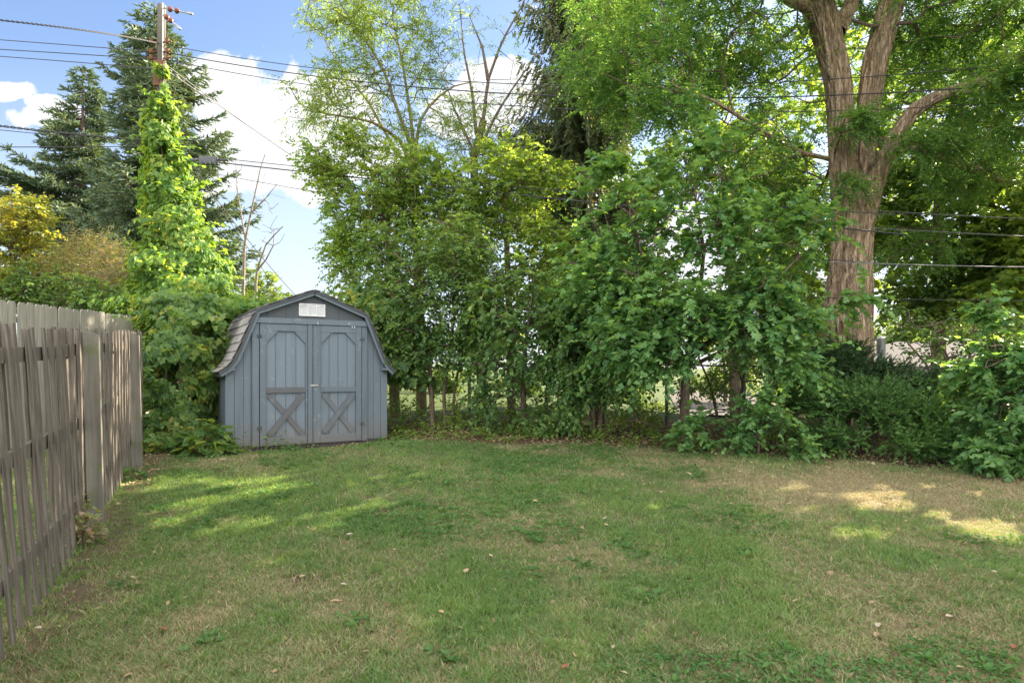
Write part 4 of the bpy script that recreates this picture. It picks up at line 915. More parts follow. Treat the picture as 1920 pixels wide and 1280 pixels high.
# bare dead tree
plant('dead_tree', 'slender leafless dead tree between the spruce and the shed', 'tree', gp(478, 17), [(stem(478, 17, [(480, 510, 17), (500, 455, 17), (530, 425, 17)]), .09, .012), (stem(450, 17, [(458, 460, 17), (470, 400, 17), (492, 300, 17), (497, 290, 17)]), .08, .01), ([P(470, 400, 17), P(500, 370, 17), P(520, 345, 17)], .03, .008), ([P(480, 510, 17), P(512, 470, 17), P(514, 430, 17)], .03, .008), ([P(460, 450, 17), P(445, 360, 17), P(442, 300, 17)], .028, .007)],
      [E(500, 380, 17, 40, 60, .4, 26), E(445, 340, 17, 14, 60, .3, 12), E(510, 440, 17, 28, 26, .3, 16)], L['tan'], B['grey'], T_SL, seed=17, sh=dict(per=1, k=1, ls=(.02, .04)), rtip=.005, leafname='dry_leaves')

# ------------------------------------------------------------------ shrubs behind the fences
plant('shrub', 'yellow and orange leaved shrub at the left edge', 'shrub', gp(20, 12.5), [(stem(20, 12.5, [(25, 560, 12.5), (30, 470, 12.5)]), .05, .03)],
      [E(20, 430, 12.3, 60, 60, .8, 150), E(45, 400, 12, 40, 40, .5, 60), E(-40, 470, 12, 80, 90, .8, 90), E(30, 520, 12.2, 60, 40, .6, 70)], L['yellow'], B['brown'], T_OV, seed=41, leafname='foliage', stemname='stems', sh=dict(per=3, Ls=(.15, .35), k=8, ls=(.06, .10), droop=.1, up=.4))
plant('shrub', 'pinkish tan twiggy shrub with seed heads behind the pale fence', 'shrub', gp(180, 13), [(stem(190, 13, [(190, 580, 13), (195, 510, 13)]), .04, .03)],
      [E(180, 500, 13, 60, 55, .7, 170), E(230, 530, 12.8, 50, 55, .6, 120), E(110, 520, 12.8, 50, 50, .6, 90)], L['tan'], B['grey'], T_SL, seed=42, leafname='foliage', stemname='stems', sh=dict(per=4, Ls=(.2, .45), k=9, ls=(.05, .10), droop=-.1, up=.9, spread=.5))
plant('shrub', 'green shrub low behind the pale fence, beside the yellow shrub', 'shrub', gp(90, 12), [(stem(90, 12, [(90, 600, 12), (100, 540, 12)]), .04, .03)],
      [E(70, 540, 12, 70, 40, .6, 110), E(150, 560, 12, 80, 40, .6, 130), E(20, 560, 12, 70, 40, .6, 80), E(220, 580, 12, 50, 30, .5, 60)], L['sap'], B['brown'], T_OV, seed=43, leafname='foliage', stemname='stems', sh=dict(per=3, Ls=(.15, .35), k=9, ls=(.05, .09), up=.3))

# ------------------------------------------------------------------ vines
def vine(name, label, base, prof, n, size, lm, seed, tm=T_LO, stems=5, tend=40, cat='vine', up=.55, thick=.35):
    rr = np.random.default_rng(seed); root = thing(name, label, cat, None, tuple(base))
    cs = np.array([P(p[0], p[1], p[2]) for p in prof]); hw = np.array([p[3] / F * p[2] for p in prof]); dp = np.array([p[4] for p in prof])
    seg = np.linalg.norm(np.diff(cs, axis=0), axis=1); cum = np.concatenate([[0], np.cumsum(seg)]); dens = np.interp(np.linspace(0, cum[-1], 200), cum, hw + .08); cdf = np.cumsum(dens); cdf /= cdf[-1]
    s = np.interp(rr.random(n), cdf, np.linspace(0, cum[-1], 200)); th = rr.random(n) * 6.283
    c = np.stack([np.interp(s, cum, cs[:, k]) for k in range(3)], -1); a = np.interp(s, cum, hw); b = np.interp(s, cum, dp)
    lump = 1 + .75 * (fbm(np.stack([np.cos(th) * 1.3 + 5, np.sin(th) * 1.3 + 5, s * 1.9], -1), seed, 3) - .5) * 3.2
    rho = (1 - thick * rr.random(n) ** 1.5) * lump
    out = np.stack([np.cos(th), np.sin(th), np.zeros(n)], -1); pos = c + np.stack([np.cos(th) * a * rho, np.sin(th) * b * rho, rr.normal(0, .05, n)], -1)
    ok = (pos[:, 2] > G(pos[:, 0], pos[:, 1]) + .03) & (fbm(pos * 2.6, seed + 3, 3) > .40 + .05 * (rr.random(n) - .5))
    dr = np.array([0, 0, -.8]) + out * .45 + rr.normal(0, .45, (n, 3)); nr = out + np.array([0, 0, up]) + rr.normal(0, .35, (n, 3))
    sz = rr.uniform(size[0], size[1], n); P_, D_, N_, S_ = [pos[ok]], [dr[ok]], [nr[ok]], [sz[ok]]
    if tend:
        i = rr.choice(np.flatnonzero(ok), tend); ps, d2, n2, s2 = shoots(pos[i], out[i] + [0, 0, .5], rr, per=1, Ls=(.25, .6), k=7, ls=size, spread=.3, droop=.2, nj=.5); P_.append(ps); D_.append(d2); N_.append(n2); S_.append(s2)
    mb = MB()
    for k in range(stems):
        ph = rr.random() * 6.28; w = np.linspace(0, cum[-1], 26); cc = np.stack([np.interp(w, cum, cs[:, q]) for q in range(3)], -1); ha = np.interp(w, cum, hw) * .35; hb = np.interp(w, cum, dp) * .35
        mb.tube(cc - base + np.stack([np.cos(ph + w * .6) * ha, np.sin(ph + w * .6) * hb, 0 * w], -1), np.linspace(.008, .022, 26), 6)
    mb.build('stems', B['brown'], root, None, True)
    leaf_mesh('foliage', np.concatenate(P_) - base, np.concatenate(D_), np.concatenate(N_), np.concatenate(S_), tm, lm, root, False); return root
vine('climbing_vine', 'bright green climbing vine covering the lower part of the utility pole', gp(303, 13.6),
     [(303, 128, 13.8, 7, .12), (303, 160, 13.8, 9, .14), (303, 200, 13.8, 17, .22), (302, 240, 13.8, 24, .28), (308, 300, 13.7, 32, .34), (313, 350, 13.6, 38, .38), (320, 400, 13.4, 46, .45), (332, 450, 13.2, 58, .52), (340, 500, 12.9, 80, .65), (350, 560, 12.5, 98, .8), (355, 620, 12.1, 100, .8), (350, 700, 11.8, 90, .8)],
     16000, (.07, .14), L['vine'], 51, tend=150)
vine('vine_thicket', 'dark leafy vine thicket between the fence end and the shed', gp(335, 9.4),
     [(330, 560, 10.2, 60, .4), (340, 600, 10, 78, .5), (345, 650, 9.8, 72, .5), (335, 700, 9.6, 62, .5), (330, 750, 9.5, 58, .5), (335, 800, 9.4, 62, .45), (338, 840, 9.2, 68, .45)],
     9500, (.06, .125), L['vinelow'], 52, tend=60)
vine('vine_thicket', 'sunlit vine heaped up behind the left roof slope of the shed', gp(470, 12.2),
     [(400, 575, 11.6, 60, .4), (450, 580, 12.0, 60, .5), (510, 575, 12.2, 40, .4), (560, 572, 12.3, 34, .4), (640, 580, 12.4, 36, .4)], 3200, (.08, .13), L['vine'], 53, tend=60)
vine('vine_thicket', 'big leaved vine hanging over the hedge beside the right shed roof', gp(740, 11.2),
     [(700, 545, 11.4, 40, .4), (720, 580, 11.2, 56, .5), (735, 630, 11.1, 60, .5), (760, 680, 11, 52, .45), (790, 720, 11, 34, .35)], 3000, (.09, .15), L['vinelow'], 54, tend=40)

# ------------------------------------------------------------------ the hedge
plant('sapling', 'slim multi stemmed sapling beside the right shed wall', 'sapling', gp(812, 10.9), [(stem(812, 10.9, [(810, 760, 10.9), (805, 680, 10.9), (795, 600, 10.9), (770, 500, 10.9)]), .05, .02), (stem(835, 10.9, [(832, 740, 10.9), (845, 640, 10.9), (860, 540, 10.9), (850, 440, 10.9)]), .035, .015), (stem(848, 10.9, [(850, 740, 10.9), (870, 640, 10.9), (900, 560, 10.9)]), .03, .015)],
      [E(790, 560, 10.9, 90, 90, .7, 150), E(760, 650, 10.9, 50, 60, .5, 70), E(850, 640, 10.8, 80, 60, .6, 110), E(850, 470, 10.9, 80, 70, .7, 110), E(740, 480, 11.2, 70, 60, .6, 80), E(900, 560, 10.8, 70, 70, .6, 90)],
      L['sap'], B['brown'], T_OV, seed=61, sh=dict(per=3, Ls=(.18, .4), k=10, ls=(.06, .10), droop=.5), stemname='stems', leafname='foliage')
plant('hedge_shrub', 'dark shrub with drooping curtains of leaves in the middle of the hedge', 'shrub', gp(1000, 10.4), [(stem(985, 10.4, [(980, 760, 10.4), (985, 650, 10.4), (1000, 540, 10.4)]), .05, .02), (stem(1020, 10.5, [(1025, 740, 10.5), (1040, 600, 10.5)]), .04, .02)],
      [E(960, 580, 10.4, 95, 85, .8, 74), E(1010, 680, 10.2, 75, 60, .7, 48), E(930, 670, 10.3, 60, 55, .6, 26), E(1005, 790, 10.1, 22, 40, .3, 22), E(1060, 600, 10.4, 70, 80, .6, 90), E(920, 740, 10.2, 30, 40, .4, 14)],
      L['dark'], B['brown'], T_HE, seed=62, sh=dict(per=3, Ls=(.2, .5), k=10, ls=(.045, .11), droop=.5, ldown=.45, up=0, spread=1.0), stemname='stems', leafname='foliage')
plant('hedge_shrub', 'dark shrub with clustered brown stems left of the mulberry', 'shrub', gp(1118, 10), [(stem(1112, 10, [(1110, 760, 10), (1100, 660, 10), (1090, 560, 10)]), .05, .02), (stem(1124, 10, [(1126, 740, 10), (1140, 620, 10)]), .05, .02), (stem(1134, 10.1, [(1134, 760, 10.1), (1120, 650, 10.1)]), .035, .02)],
      [E(1100, 620, 10, 70, 80, .6, 110), E(1140, 700, 9.9, 60, 50, .5, 80), E(1080, 700, 9.9, 50, 60, .5, 70), E(1110, 540, 10.2, 80, 60, .6, 90), E(1065, 760, 9.8, 22, 34, .3, 12), E(1180, 640, 10, 60, 60, .6, 70)],
      L['dark'], B['brown'], T_HE, seed=63, sh=dict(per=3, Ls=(.2, .42), k=10, ls=(.06, .10), droop=.7, ldown=.6), stemname='stems', leafname='foliage')
plant('mulberry_tree', 'large mulberry with broad green leaves in front of the hedge', 'tree', gp(1285, 9.3), [(stem(1283, 9.3, [(1285, 740, 9.3), (1288, 680, 9.3)]), .085, .065), ([P(1288, 690, 9.3), P(1250, 600, 9.2), P(1210, 500, 9.1), P(1180, 400, 9.1)], .045, .015), ([P(1288, 690, 9.3), P(1310, 580, 9.3), P(1320, 470, 9.2), P(1300, 340, 9.2)], .05, .015), ([P(1290, 680, 9.3), P(1370, 600, 9), P(1440, 540, 8.7), P(1500, 480, 8.6)], .045, .012), ([P(1285, 700, 9.3), P(1220, 660, 8.9), P(1150, 640, 8.6)], .03, .01), ([P(1290, 690, 9.3), P(1370, 650, 8.8), P(1470, 610, 8.4), P(1560, 580, 8.2)], .035, .01)],
      [E(1190, 450, 9.1, 120, 90, .8, 74), E(1290, 370, 9.1, 110, 80, .8, 52), E(1230, 570, 8.9, 120, 70, .7, 84), E(1380, 450, 9, 100, 90, .8, 52), E(1430, 550, 8.8, 70, 60, .6, 46), E(1130, 510, 9, 90, 70, .6, 44), E(1350, 600, 8.7, 90, 45, .6, 60), E(1170, 640, 8.6, 90, 28, .5, 42), E(1510, 600, 8.3, 60, 14, .3, 14), E(1330, 290, 9.3, 80, 50, .6, 26), E(1225, 670, 8.7, 60, 34, .4, 24), E(1490, 440, 8.8, 70, 60, .5, 28), E(1160, 340, 9.2, 60, 50, .5, 24), E(1600, 560, 8.3, 40, 10, .2, 6), E(1500, 680, 8.3, 60, 14, .3, 14), E(1300, 800, 8.8, 34, 26, .3, 8), E(1440, 640, 8.5, 60, 20, .4, 18)],
      L['mulberry'], B['brown'], T_LO, seed=64, sh=dict(per=4, Ls=(.2, .6), k=10, ls=(.05, .125), droop=.25, ldown=.3, up=.1, spread=1.1), leafname='foliage')
plant('mulberry_shoots', 'low bluish green mulberry shoots at the foot of the hedge', 'shrub', gp(1430, 8.3), [(stem(1420, 8.4, [(1425, 800, 8.4), (1430, 760, 8.4)]), .02, .012)],
      [E(1435, 775, 8.3, 50, 34, .4, 40), E(1400, 815, 8.4, 45, 20, .35, 22), E(1490, 832, 8.1, 30, 12, .3, 12)], L['mulberry'], B['brown'], T_LO, seed=65, sh=dict(per=3, Ls=(.15, .32), k=7, ls=(.05, .10), droop=.3), stemname='stems', leafname='foliage', rtip=.004)
plant('shrub', 'thin branched shrub behind the mulberry trunk', 'shrub', gp(1380, 10.2), [(stem(1380, 10.2, [(1390, 740, 10.2), (1400, 660, 10.2)]), .035, .02), (stem(1350, 10.2, [(1340, 740, 10.2), (1310, 670, 10.2)]), .03, .015), (stem(1440, 10.2, [(1450, 760, 10.2), (1500, 700, 10.2)]), .03, .015)],
      [E(1400, 650, 10.2, 90, 50, .5, 60), E(1320, 740, 10, 60, 60, .5, 36), E(1460, 690, 10, 70, 60, .5, 50), E(1480, 620, 10.4, 80, 40, .5, 60)], L['sap'], B['brown'], T_OV, seed=66, sh=dict(per=3, Ls=(.18, .36), k=8, ls=(.05, .09), droop=.4), stemname='stems', leafname='foliage')
js = dict(per=7, Ls=(.16, .34), k=26, ls=(.035, .06), spread=.55, up=.45, droop=.15, lside=.5, ldown=-.2, nj=1.2)
plant('juniper', 'spreading bright green juniper in front of the big trunk', 'shrub', gp(1640, 8.6), [(stem(1640, 8.7, [(1640, 800, 8.7), (1650, 760, 8.7)]), .05, .03)],
      [E(1560, 820, 8.4, 60, 14, .3, 34), E(1740, 835, 8.0, 70, 12, .3, 34), E(1600, 765, 8.6, 110, 22, .5, 120), E(1700, 780, 8.4, 90, 24, .5, 95), E(1560, 740, 9, 80, 18, .4, 60), E(1790, 805, 8.0, 80, 18, .4, 60), E(1660, 735, 9.2, 90, 16, .4, 50)], L['juniper'], B['brown'], T_ND, seed=71, sh=js, stemname='stems', leafname='foliage', rtip=.004)
plant('juniper', 'dark upright juniper hugging the foot of the big trunk', 'shrub', gp(1590, 9.9), [(stem(1590, 9.9, [(1590, 780, 9.9), (1595, 700, 9.9)]), .05, .03)],
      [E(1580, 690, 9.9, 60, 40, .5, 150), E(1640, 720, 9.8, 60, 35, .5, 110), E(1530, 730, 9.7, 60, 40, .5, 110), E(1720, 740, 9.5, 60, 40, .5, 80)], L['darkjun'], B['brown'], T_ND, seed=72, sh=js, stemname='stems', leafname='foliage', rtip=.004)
plant('juniper', 'small grey green juniper low at the edge of the lawn', 'shrub', gp(1840, 7.8), [(stem(1840, 7.7, [(1840, 865, 7.7), (1840, 845, 7.7)]), .02, .012)],
      [E(1840, 835, 7.7, 60, 26, .4, 80)], L['juniper'], B['brown'], T_ND, seed=73, sh=js, stemname='stems', leafname='foliage', rtip=.004)
plant('shrub', 'tall large leaved shrub at the right edge of the lawn', 'shrub', gp(1880, 7.5), [(stem(1880, 7.5, [(1880, 780, 7.5), (1870, 680, 7.5), (1855, 560, 7.5)]), .03, .01), (stem(1930, 7.4, [(1930, 760, 7.4), (1925, 660, 7.4)]), .03, .012)],
      [E(1850, 600, 7.5, 22, 60, .25, 26), E(1880, 690, 7.4, 70, 60, .5, 80), E(1900, 790, 7.3, 60, 60, .5, 80), E(1960, 700, 7.2, 90, 100, .5, 90), E(1840, 700, 7.7, 60, 50, .4, 50), E(1880, 850, 7.2, 60, 22, .3, 40), E(1990, 830, 7, 80, 60, .5, 50)],
      L['mulberry'], B['brown'], T_LO, seed=74, sh=dict(per=3, Ls=(.16, .34), k=8, ls=(.06, .11), droop=.35), stemname='stems', leafname='foliage')
plant('shrub', 'bare branched shrub before the neighbouring house', 'shrub', gp(1760, 9.6), [(stem(1770, 9.6, [(1765, 740, 9.6), (1730, 670, 9.6), (1700, 640, 9.6)]), .035, .012), ([P(1765, 740, 9.6), P(1780, 660, 9.6), P(1750, 610, 9.6)], .03, .01)],
      [E(1770, 640, 9.6, 70, 50, .5, 50), E(1800, 740, 9.4, 60, 50, .5, 70), E(1850, 640, 9.6, 60, 60, .5, 70), E(1700, 600, 9.8, 60, 30, .4, 24)], L['sap'], B['brown'], T_OV, seed=75, sh=dict(per=2, Ls=(.16, .34), k=8, ls=(.06, .09), droop=.35), stemname='stems', leafname='foliage')
for k, (px, Y, h, lab) in enumerate([(770, 11.2, 40, 'low bright sprouts just right of the shed'), (880, 11.0, 44, 'low bright sprouts before the wire fence post left of the drooping shrub'), (960, 10.9, 36, 'low bright sprouts under the drooping shrub'), (1070, 10.7, 36, 'low bright sprouts left of the clustered brown stems'), (1190, 10.4, 44, 'low bright sprouts between the clustered stems and the mulberry trunk')]):
    plant('low_shrub', lab, 'shrub', gp(px, Y), [(stem(px, Y, [(px, 810 - h, Y)]), .012, .006)], [E(px, 800 - h * .4, Y, 62, h, .4, 46)], L['lime'], B['brown'], T_OV, group='low sprouts along the foot of the hedge', seed=131 + k, sh=dict(per=3, Ls=(.12, .26), k=8, ls=(.04, .085), droop=.1, up=.5), stemname='stems', leafname='foliage', rtip=.003)
# distant trees across the neighbouring gardens
def far_proto(sd):
    Y = 34.; x = -6.; b = np.array([x, Y, float(G(x, Y))]); r_ = np.random.default_rng(sd); cls = []
    for k in range(11):
        d = r_.normal(0, 1, 3) * [1.5, 1.2, 1.2]; cls.append((b + [0, 0, 4.2] + d, np.array([1.5, 1.3, 1.2]), 40))
    return plant('distant_tree', 'rounded leafy tree far off in the neighbouring gardens behind the hedge', 'tree', b, [([b, b + [0, 0, 2], b + [.2, 0, 4]], .2, .1)], cls, L['far'], B['brown'], T_OV, group='distant trees in the neighbouring gardens', seed=sd,
                 sh=dict(per=3, Ls=(.4, .8), k=8, ls=(.22, .36), spread=1, droop=.2), step=.7, jit=.1)
fp_ = [far_proto(81), far_proto(82)]; used = [0, 0]
for k, (x, y, s) in enumerate([(-14, 34, 1), (-6.5, 36, .62), (-1, 38, .75), (4, 40, .8), (9, 44, .9), (14, 42, 1.0), (19, 40, 1), (25, 38, 1.1), (30, 44, 1.1), (-20, 30, .9), (-25, 36, 1), (22, 30, .9)]):
    j = k % 2; o = fp_[j] if not used[j] else copy_tree(fp_[j]); used[j] = 1
    o.location = (x, y, float(G(x, y)) - .1); o.rotation_euler = (0, 0, k * 1.7); s *= .8; o.scale = (s, s * .75, s)

for k, (x, y, sx, sz) in enumerate([(-4.6, 20, .22, .16), (-2.6, 23, .3, .2), (.2, 21, .26, .18), (2.6, 24, .34, .26), (5.5, 27, .4, .3), (-8.5, 24, .3, .25), (9.0, 20, .2, .2), (15.5, 20.2, .2, .18)]):
    o = copy_tree(fp_[k % 2]); o.name = 'garden_shrub'; o['label'] = 'low rounded garden shrub in the sunny yard beyond the hedge'; o['category'] = 'shrub'; o['group'] = 'garden shrubs in the yard beyond the hedge'
    o.location = (x, y, float(G(x, y)) - 2.6 * sz); o.rotation_euler = (0, 0, k * 2.3); o.scale = (sx, sx, sz)

# ------------------------------------------------------------------ small plants
def small_plant(name, label, c, R_, n, size, lm, seed, h=.3, cat='plant', tm=T_LO):
    rr = np.random.default_rng(seed); c = np.asarray(c, float); root = thing(name, label, cat, None, tuple(c)); a = rr.random(n) * 6.283; rad = R_ * np.sqrt(rr.random(n)); z = h * (1 - (rad / R_) ** 2 * .7) * rr.uniform(.25, 1, n)
    pos = np.stack([np.cos(a) * rad, np.sin(a) * rad * .7, z], -1); out = np.stack([np.cos(a), np.sin(a), 0 * a], -1)
    leaf_mesh('leaves', pos, out + rr.normal(0, .4, (n, 3)) + [0, 0, -.1], np.array([0, 0, 1.]) + out * .3 + rr.normal(0, .3, (n, 3)), rr.uniform(*size, n), tm, lm, root, False)
    mb = MB()
    for i in range(min(n, 40)): mb.tube([(pos[i][0] * .2, pos[i][1] * .2, 0), tuple(pos[i] * [.7, .7, .6]), tuple(pos[i])], .003, 4, caps=False)
    mb.build('stems', B['olive'], root)
small_plant('groundcover_plant', 'low plant with big round leaves at the left corner of the shed', gp(385, 8.8), .42, 150, (.10, .17), L['vinelow'], 91, .52)
small_plant('groundcover_plant', 'low small leaved plant at the far end of the fence', gp(300, 8.8), .36, 220, (.05, .10), L['vinelow'], 92, .22)
small_plant('weed_plant', 'small weed growing out from under the shed doors', gp(545, 9.0, 0), .16, 40, (.04, .07), L['weed'], 93, .09)
small_plant('weed_plant', 'small leafy weed at the foot of the right shed corner', gp(735, 10.0, 0), .28, 70, (.04, .08), L['weed'], 94, .14)
small_plant('dried_plant', 'withered brown plant tangled at the foot of the nearer fence post', gp(158, 5.0, 0) + [.06, -.12, 0], .15, 150, (.035, .065), L['tan'], 95, .38)
small_plant('weed_plant', 'small green weed beside the farther fence post', gp(244, 7.1, 0), .16, 50, (.04, .07), L['weed'], 96, .16)
small_plant('weed_plant', 'large lobed leaves of a weed sprouting below the mulberry', gp(1290, 8.7, 0), .25, 30, (.10, .17), L['mulberry'], 97, .42)

# ------------------------------------------------------------------ grass, weeds, litter
def in_lawn(x, y): return (x > fence_line(y) - 3.0) & (y < 13.5)
def shed_mask(x, y):
    dx, dy = x + 4.06, y - 9.06; uu = dx * .8546 + dy * .5195; vv = -dx * .5195 + dy * .8546
    return (uu > .0) & (uu < 2.4) & (vv > 0.0) & (vv < 1.95)
def make_grass():
    rr = np.random.default_rng(101); N = 1250000
    uY = rr.random(N); a, b, e = 2.3, 11.5, -.35; Y = (a ** (e) + uY * (b ** e - a ** e)) ** (1 / e); X = rr.uniform(-.92, .92, N) * Y
    nc = N // 9; ci = rr.integers(0, nc, N); cl_ = rr.random(N) < .62; X = np.where(cl_, X[ci] + rr.normal(0, .009, N) * (1 + Y[ci] * .15), X); Y = np.where(cl_, Y[ci] + rr.normal(0, .009, N) * (1 + Y[ci] * .15), Y)
    ok = in_lawn(X, Y) & ~shed_mask(X, Y) & (X > -7); X, Y = X[ok], Y[ok]
    bare = bareness(X, Y); dry = dryness(X, Y); ok = rr.random(len(X)) > bare * 1.02; ok &= ~((fbm(np.stack([X, Y], -1) * 11, 71, 2) < .36) & (rr.random(len(X)) < .75)); X, Y, dry = X[ok], Y[ok], dry[ok]; n = len(X)
    Z = G(X, Y); tall = fbm(np.stack([X, Y], -1) * 3.1, 55, 3); fine = fbm(np.stack([X, Y], -1) * 16, 56, 2)
    h = (.012 + .036 * rr.random(n) ** 1.4) * (.55 + .9 * tall) * (1 - .35 * dry) * (.6 + .8 * fine); w = rr.uniform(.0011, .0030, n) * (1 + .11 * np.maximum(Y - 3, 0)); th = rr.random(n) * 6.283
    ln = rr.uniform(.25, 1.15, n) * (1 + .7 * dry); la = rr.random(n) * 6.283 + 0; d = np.stack([np.cos(th) * w, np.sin(th) * w, 0 * w], -1)
    p = np.stack([X, Y, Z - .004], -1); lean_ = np.stack([np.cos(la) * ln * h, np.sin(la) * ln * h, 0 * h], -1)
    mid = p + lean_ * .35 + np.stack([0 * h, 0 * h, h * .62], -1); tip = p + lean_ + np.stack([0 * h, 0 * h, h], -1)
    V = np.stack([p - d, p + d, mid + d * .75, mid - d * .75, tip], 1).reshape(-1, 3)
    fl = np.array([0, 1, 2, 3, 3, 2, 4]); FF = (np.arange(n)[:, None] * 5 + fl[None]).ravel(); CN = np.tile([4, 3], n)
    # material slots: green, dark green, straw
    pr = rr.random(n); mi = np.where(pr < np.clip((dry - .12) * 1.15, .06, .93), 1, 0)
    me = raw_mesh('grass', V, FF, CN, [L['grass'], L['straw']], {'rnd': np.repeat(rr.random(n), 2)}, midx=np.repeat(mi, 2))
    tag(link('grass', me), 'short mown grass with dry straw patches', None, None, 'stuff')
L['straw'] = foliage('straw_blade', (.17, .145, .08), (.36, .31, .19), .3, (1.3, 1.2, .9), rough=.7, spec=.15)
make_grass()
def make_weeds():
    rr = np.random.default_rng(111); P_, D_, N_, S_ = [], [], [], []
    cx = rr.uniform(-.8, .8, 26000); cy = rr.uniform(2.5, 9.2, 26000); X = cx * cy; Y = cy
    pt = fbm(np.stack([X, Y], -1) * 1.1, 77, 3); ok = (pt + .12 * (rr.random(len(X)) - .5) > .54 + .05 * (Y < 3.6)) & ~((X > 2.6) & (Y > 5.0)) & in_lawn(X, Y) & (bareness(X, Y) < .3) & (X > fence_line(Y) + .2) & ~shed_mask(X, Y); X, Y = X[ok], Y[ok]
    ex = np.array([[-.20, 2.75], [-.32, 3.15], [-.9, 3.5], [.05, 2.6], [-1.6, 3.3], [.8, 3.9], [-.6, 2.6], [1.7, 4.6], [.5, 4.4], [.2, 4.9], [.75, 4.8]])
    for i, (x, y) in enumerate(list(zip(X, Y))):
        big = rr.random() < .05; m = rr.integers(5, 10) if big else rr.integers(3, 7); a = rr.random(m) * 6.283; rad = rr.uniform(.0, .035, m)
        o = np.stack([np.cos(a), np.sin(a), 0 * a], -1); P_.append(np.array([x, y, float(G(x, y)) + .012]) + o * rad[:, None] + [0, 0, .008]); D_.append(o + [0, 0, .35] + rr.normal(0, .2, (m, 3))); N_.append(np.array([0, 0, 1.]) + rr.normal(0, .3, (m, 3))); S_.append(rr.uniform(.03, .05, m) if big else rr.uniform(.014, .03, m))
    for x, y in ex:
        for q in range(6):
            m = 6; a = rr.random(m) * 6.283; o = np.stack([np.cos(a), np.sin(a), 0 * a], -1); c = np.array([x, y]) + rr.normal(0, .06, 2); P_.append(np.array([*c, float(G(*c)) + .015]) + o * .01); D_.append(o + [0, 0, .4] + rr.normal(0, .2, (m, 3))); N_.append(np.array([0, 0, 1.]) + rr.normal(0, .3, (m, 3))); S_.append(rr.uniform(.025, .055, m))
    pos = np.concatenate(P_); o = leaf_mesh('lawn_weeds', pos, np.concatenate(D_), np.concatenate(N_), np.concatenate(S_), T_OV, L['weed'], None, False)
    tag(o, 'patches of broad leaved weeds and clover growing in the lawn', None, None, 'stuff')
make_weeds()
L['litter'] = foliage('dry_litter', (.13, .085, .05), (.36, .27, .16), .15, (1.2, 1.1, .8), rough=.8, spec=.15)
def make_litter():
    rr = np.random.default_rng(121); n = 30000; X = rr.uniform(-5.5, 9.5, n); Y = rr.uniform(6.6, 12.4, n); b = bareness(X, Y); ok = (rr.random(n) < np.where(Y > 6.6, b, 0) * .9 + .012) & ~shed_mask(X, Y); X, Y = X[ok], Y[ok]
    n2 = 2600; c = rr.uniform(-.9, .9, n2); y2 = rr.uniform(2.4, 8.8, n2); x2 = c * y2; ok = (x2 > fence_line(y2) + .05) & (rr.random(n2) < .12 + .5 * (y2 > 6) * (x2 > 2) + .35 * (np.abs(x2 - fence_line(y2) - .3) < .35)); X = np.concatenate([X, x2[ok]]); Y = np.concatenate([Y, y2[ok]]); m = len(X)
    a = rr.random(m) * 6.283; pos = np.stack([X, Y, G(X, Y) + rr.uniform(.004, .028, m)], -1); dr = np.stack([np.cos(a), np.sin(a), rr.normal(0, .25, m)], -1)
    o = leaf_mesh('leaf_litter', pos, dr, np.array([0, 0, 1.]) + rr.normal(0, .4, (m, 3)), rr.uniform(.022, .055, m), T_OV, L['litter'], None, False); tag(o, 'dry brown leaf litter under the hedge and scattered on the lawn', None, None, 'stuff')
    # undergrowth along the foot of the hedge
    P_, D_, N_, S_ = [], [], [], []
    for x in rr.uniform(-5.3, 9, 900):
        y = edge_y(x) + rr.uniform(-.05, 1.9) ** 1.0; g = float(G(x, y)); 
        if shed_mask(np.array(x), np.array(y)) or fbm(np.array([[x * 1.3, y]]), 88, 2)[0] < .45: continue
        m = rr.integers(8, 26); h = rr.uniform(.04, .30); P_.append(np.array([x, y, g]) + np.stack([rr.normal(0, .07, m), rr.normal(0, .07, m), rr.random(m) * h + .01], -1)); D_.append(rr.normal(0, 1, (m, 3)) * [1, 1, .3]); N_.append(np.array([0, 0, 1.]) + rr.normal(0, .45, (m, 3))); S_.append(rr.uniform(.025, .06, m))
    o = leaf_mesh('undergrowth', np.concatenate(P_), np.concatenate(D_), np.concatenate(N_), np.concatenate(S_), T_OV, L['under'], None, False); tag(o, 'low green undergrowth along the foot of the hedge', None, None, 'stuff')
L['under'] = foliage('undergrowth_leaf', (.07, .14, .03), (.14, .21, .04), .42, yellow=(.3, .27, .06), yamt=.2)
make_litter()
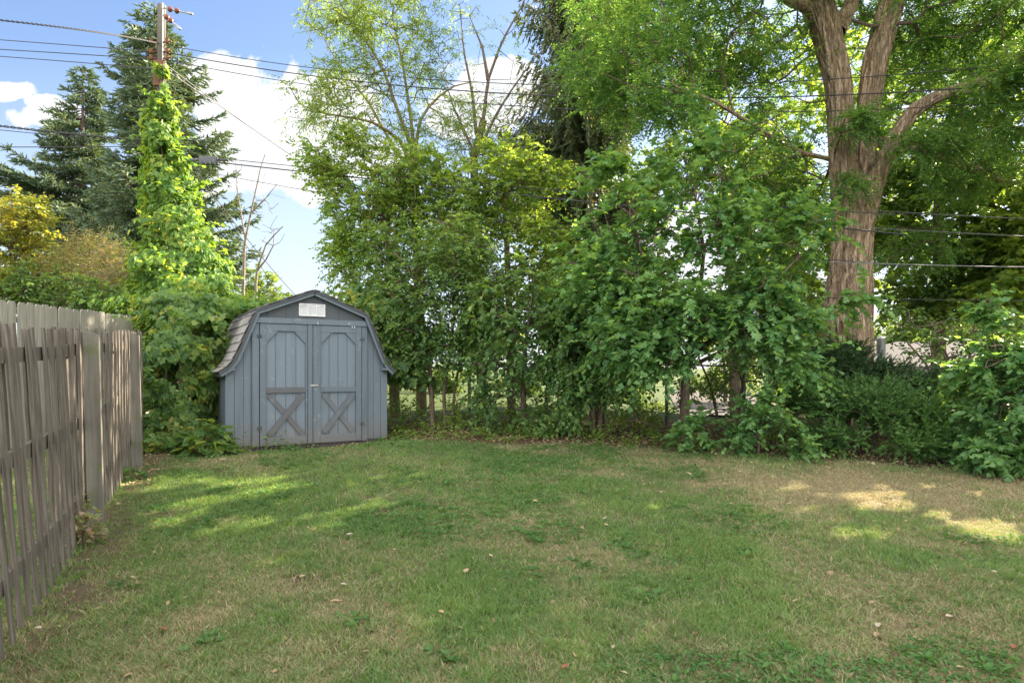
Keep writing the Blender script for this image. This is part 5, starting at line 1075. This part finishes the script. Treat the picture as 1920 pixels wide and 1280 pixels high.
def make_fallen():
    rr = random.Random(9)
    var = []
    for k, col in enumerate([(.34, .25, .16), (.27, .18, .11), (.20, .085, .045), (.36, .31, .23)]):
        nx, ny = 9, 5; V = []; bend = rr.uniform(.3, .7); cur = rr.uniform(.4, .9)
        for i in range(nx):
            f = i / (nx - 1); w = math.sin(math.pi * min(1, f * .96 + .04)) ** .8 * .33 * (1 - .3 * f)
            for j in range(ny):
                g = j / (ny - 1) * 2 - 1; V.append((f - .5, g * w, .10 * bend * math.sin(f * 3.1) + cur * .35 * w * g * g + .01 * math.sin(f * 14 + g * 3)))
        Fq = [[i * ny + j, i * ny + j + 1, (i + 1) * ny + j + 1, (i + 1) * ny + j] for i in range(nx - 1) for j in range(ny - 1)]
        m = simple('fallen_leaf_%d' % k, col, .75, 0, .25, 30, .2)
        mb = MB(); mb.add(V, Fq); me = raw_mesh('fallen_leaf', np.concatenate(mb.v), mb.f, mb.c, m, smooth=True); var.append(me)
    lab = ['curled tan dry leaf lying on the lawn', 'curled brown dry leaf lying on the lawn', 'small rusty red leaf lying on the lawn', 'pale cream dry leaf lying on the lawn']
    spots = [(630, 1135, 1, .09), (70, 1187, 3, .075), (38, 1158, 3, .06), (137, 1126, 2, .06), (212, 1093, 2, .05), (315, 1140, 1, .06), (305, 1190, 2, .10), (390, 1185, 3, .04), (440, 1095, 2, .06), (645, 1102, 3, .05), (372, 980, 2, .09), (375, 1017, 1, .06), (237, 1040, 1, .05), (655, 1010, 3, .07), (685, 1230, 0, .05), (600, 995, 1, .04), (420, 864, 3, .16),
             (1646, 1180, 3, .09), (1783, 1168, 3, .10), (1900, 1225, 2, .09), (1805, 1265, 0, .08), (1660, 950, 2, .09), (1290, 1040, 0, .05), (1134, 978, 3, .06), (1290, 892, 3, .12), (1095, 905, 3, .08), (1240, 927, 0, .06), (1370, 948, 0, .06), (1840, 1025, 1, .06), (1910, 1170, 1, .07), (1397, 1038, 0, .05), (1650, 1130, 0, .05), (1305, 1198, 2, .06), (750, 1195, 2, .05), (1170, 1268, 0, .06), (1060, 1255, 2, .08), (1700, 985, 1, .05), (1480, 950, 0, .05), (1865, 1082, 3, .05), (920, 1050, 0, .05), (800, 1075, 1, .05)]
    for px, py, k, s in spots:
        Y = 1.6 * F / (py - 626.); x = (px - 960) / F * Y; o = bpy.data.objects.new('fallen_leaf', var[k]); C.objects.link(o)
        o.location = (x, Y, float(G(x, Y)) + .03); s *= .8; o.scale = (s, s * .75, s); o.rotation_euler = (rr.uniform(-.3, .3), rr.uniform(-.3, .3), rr.uniform(0, 6.28)); tag(o, lab[k], 'leaf', 'dry leaves scattered on the lawn')
make_fallen()
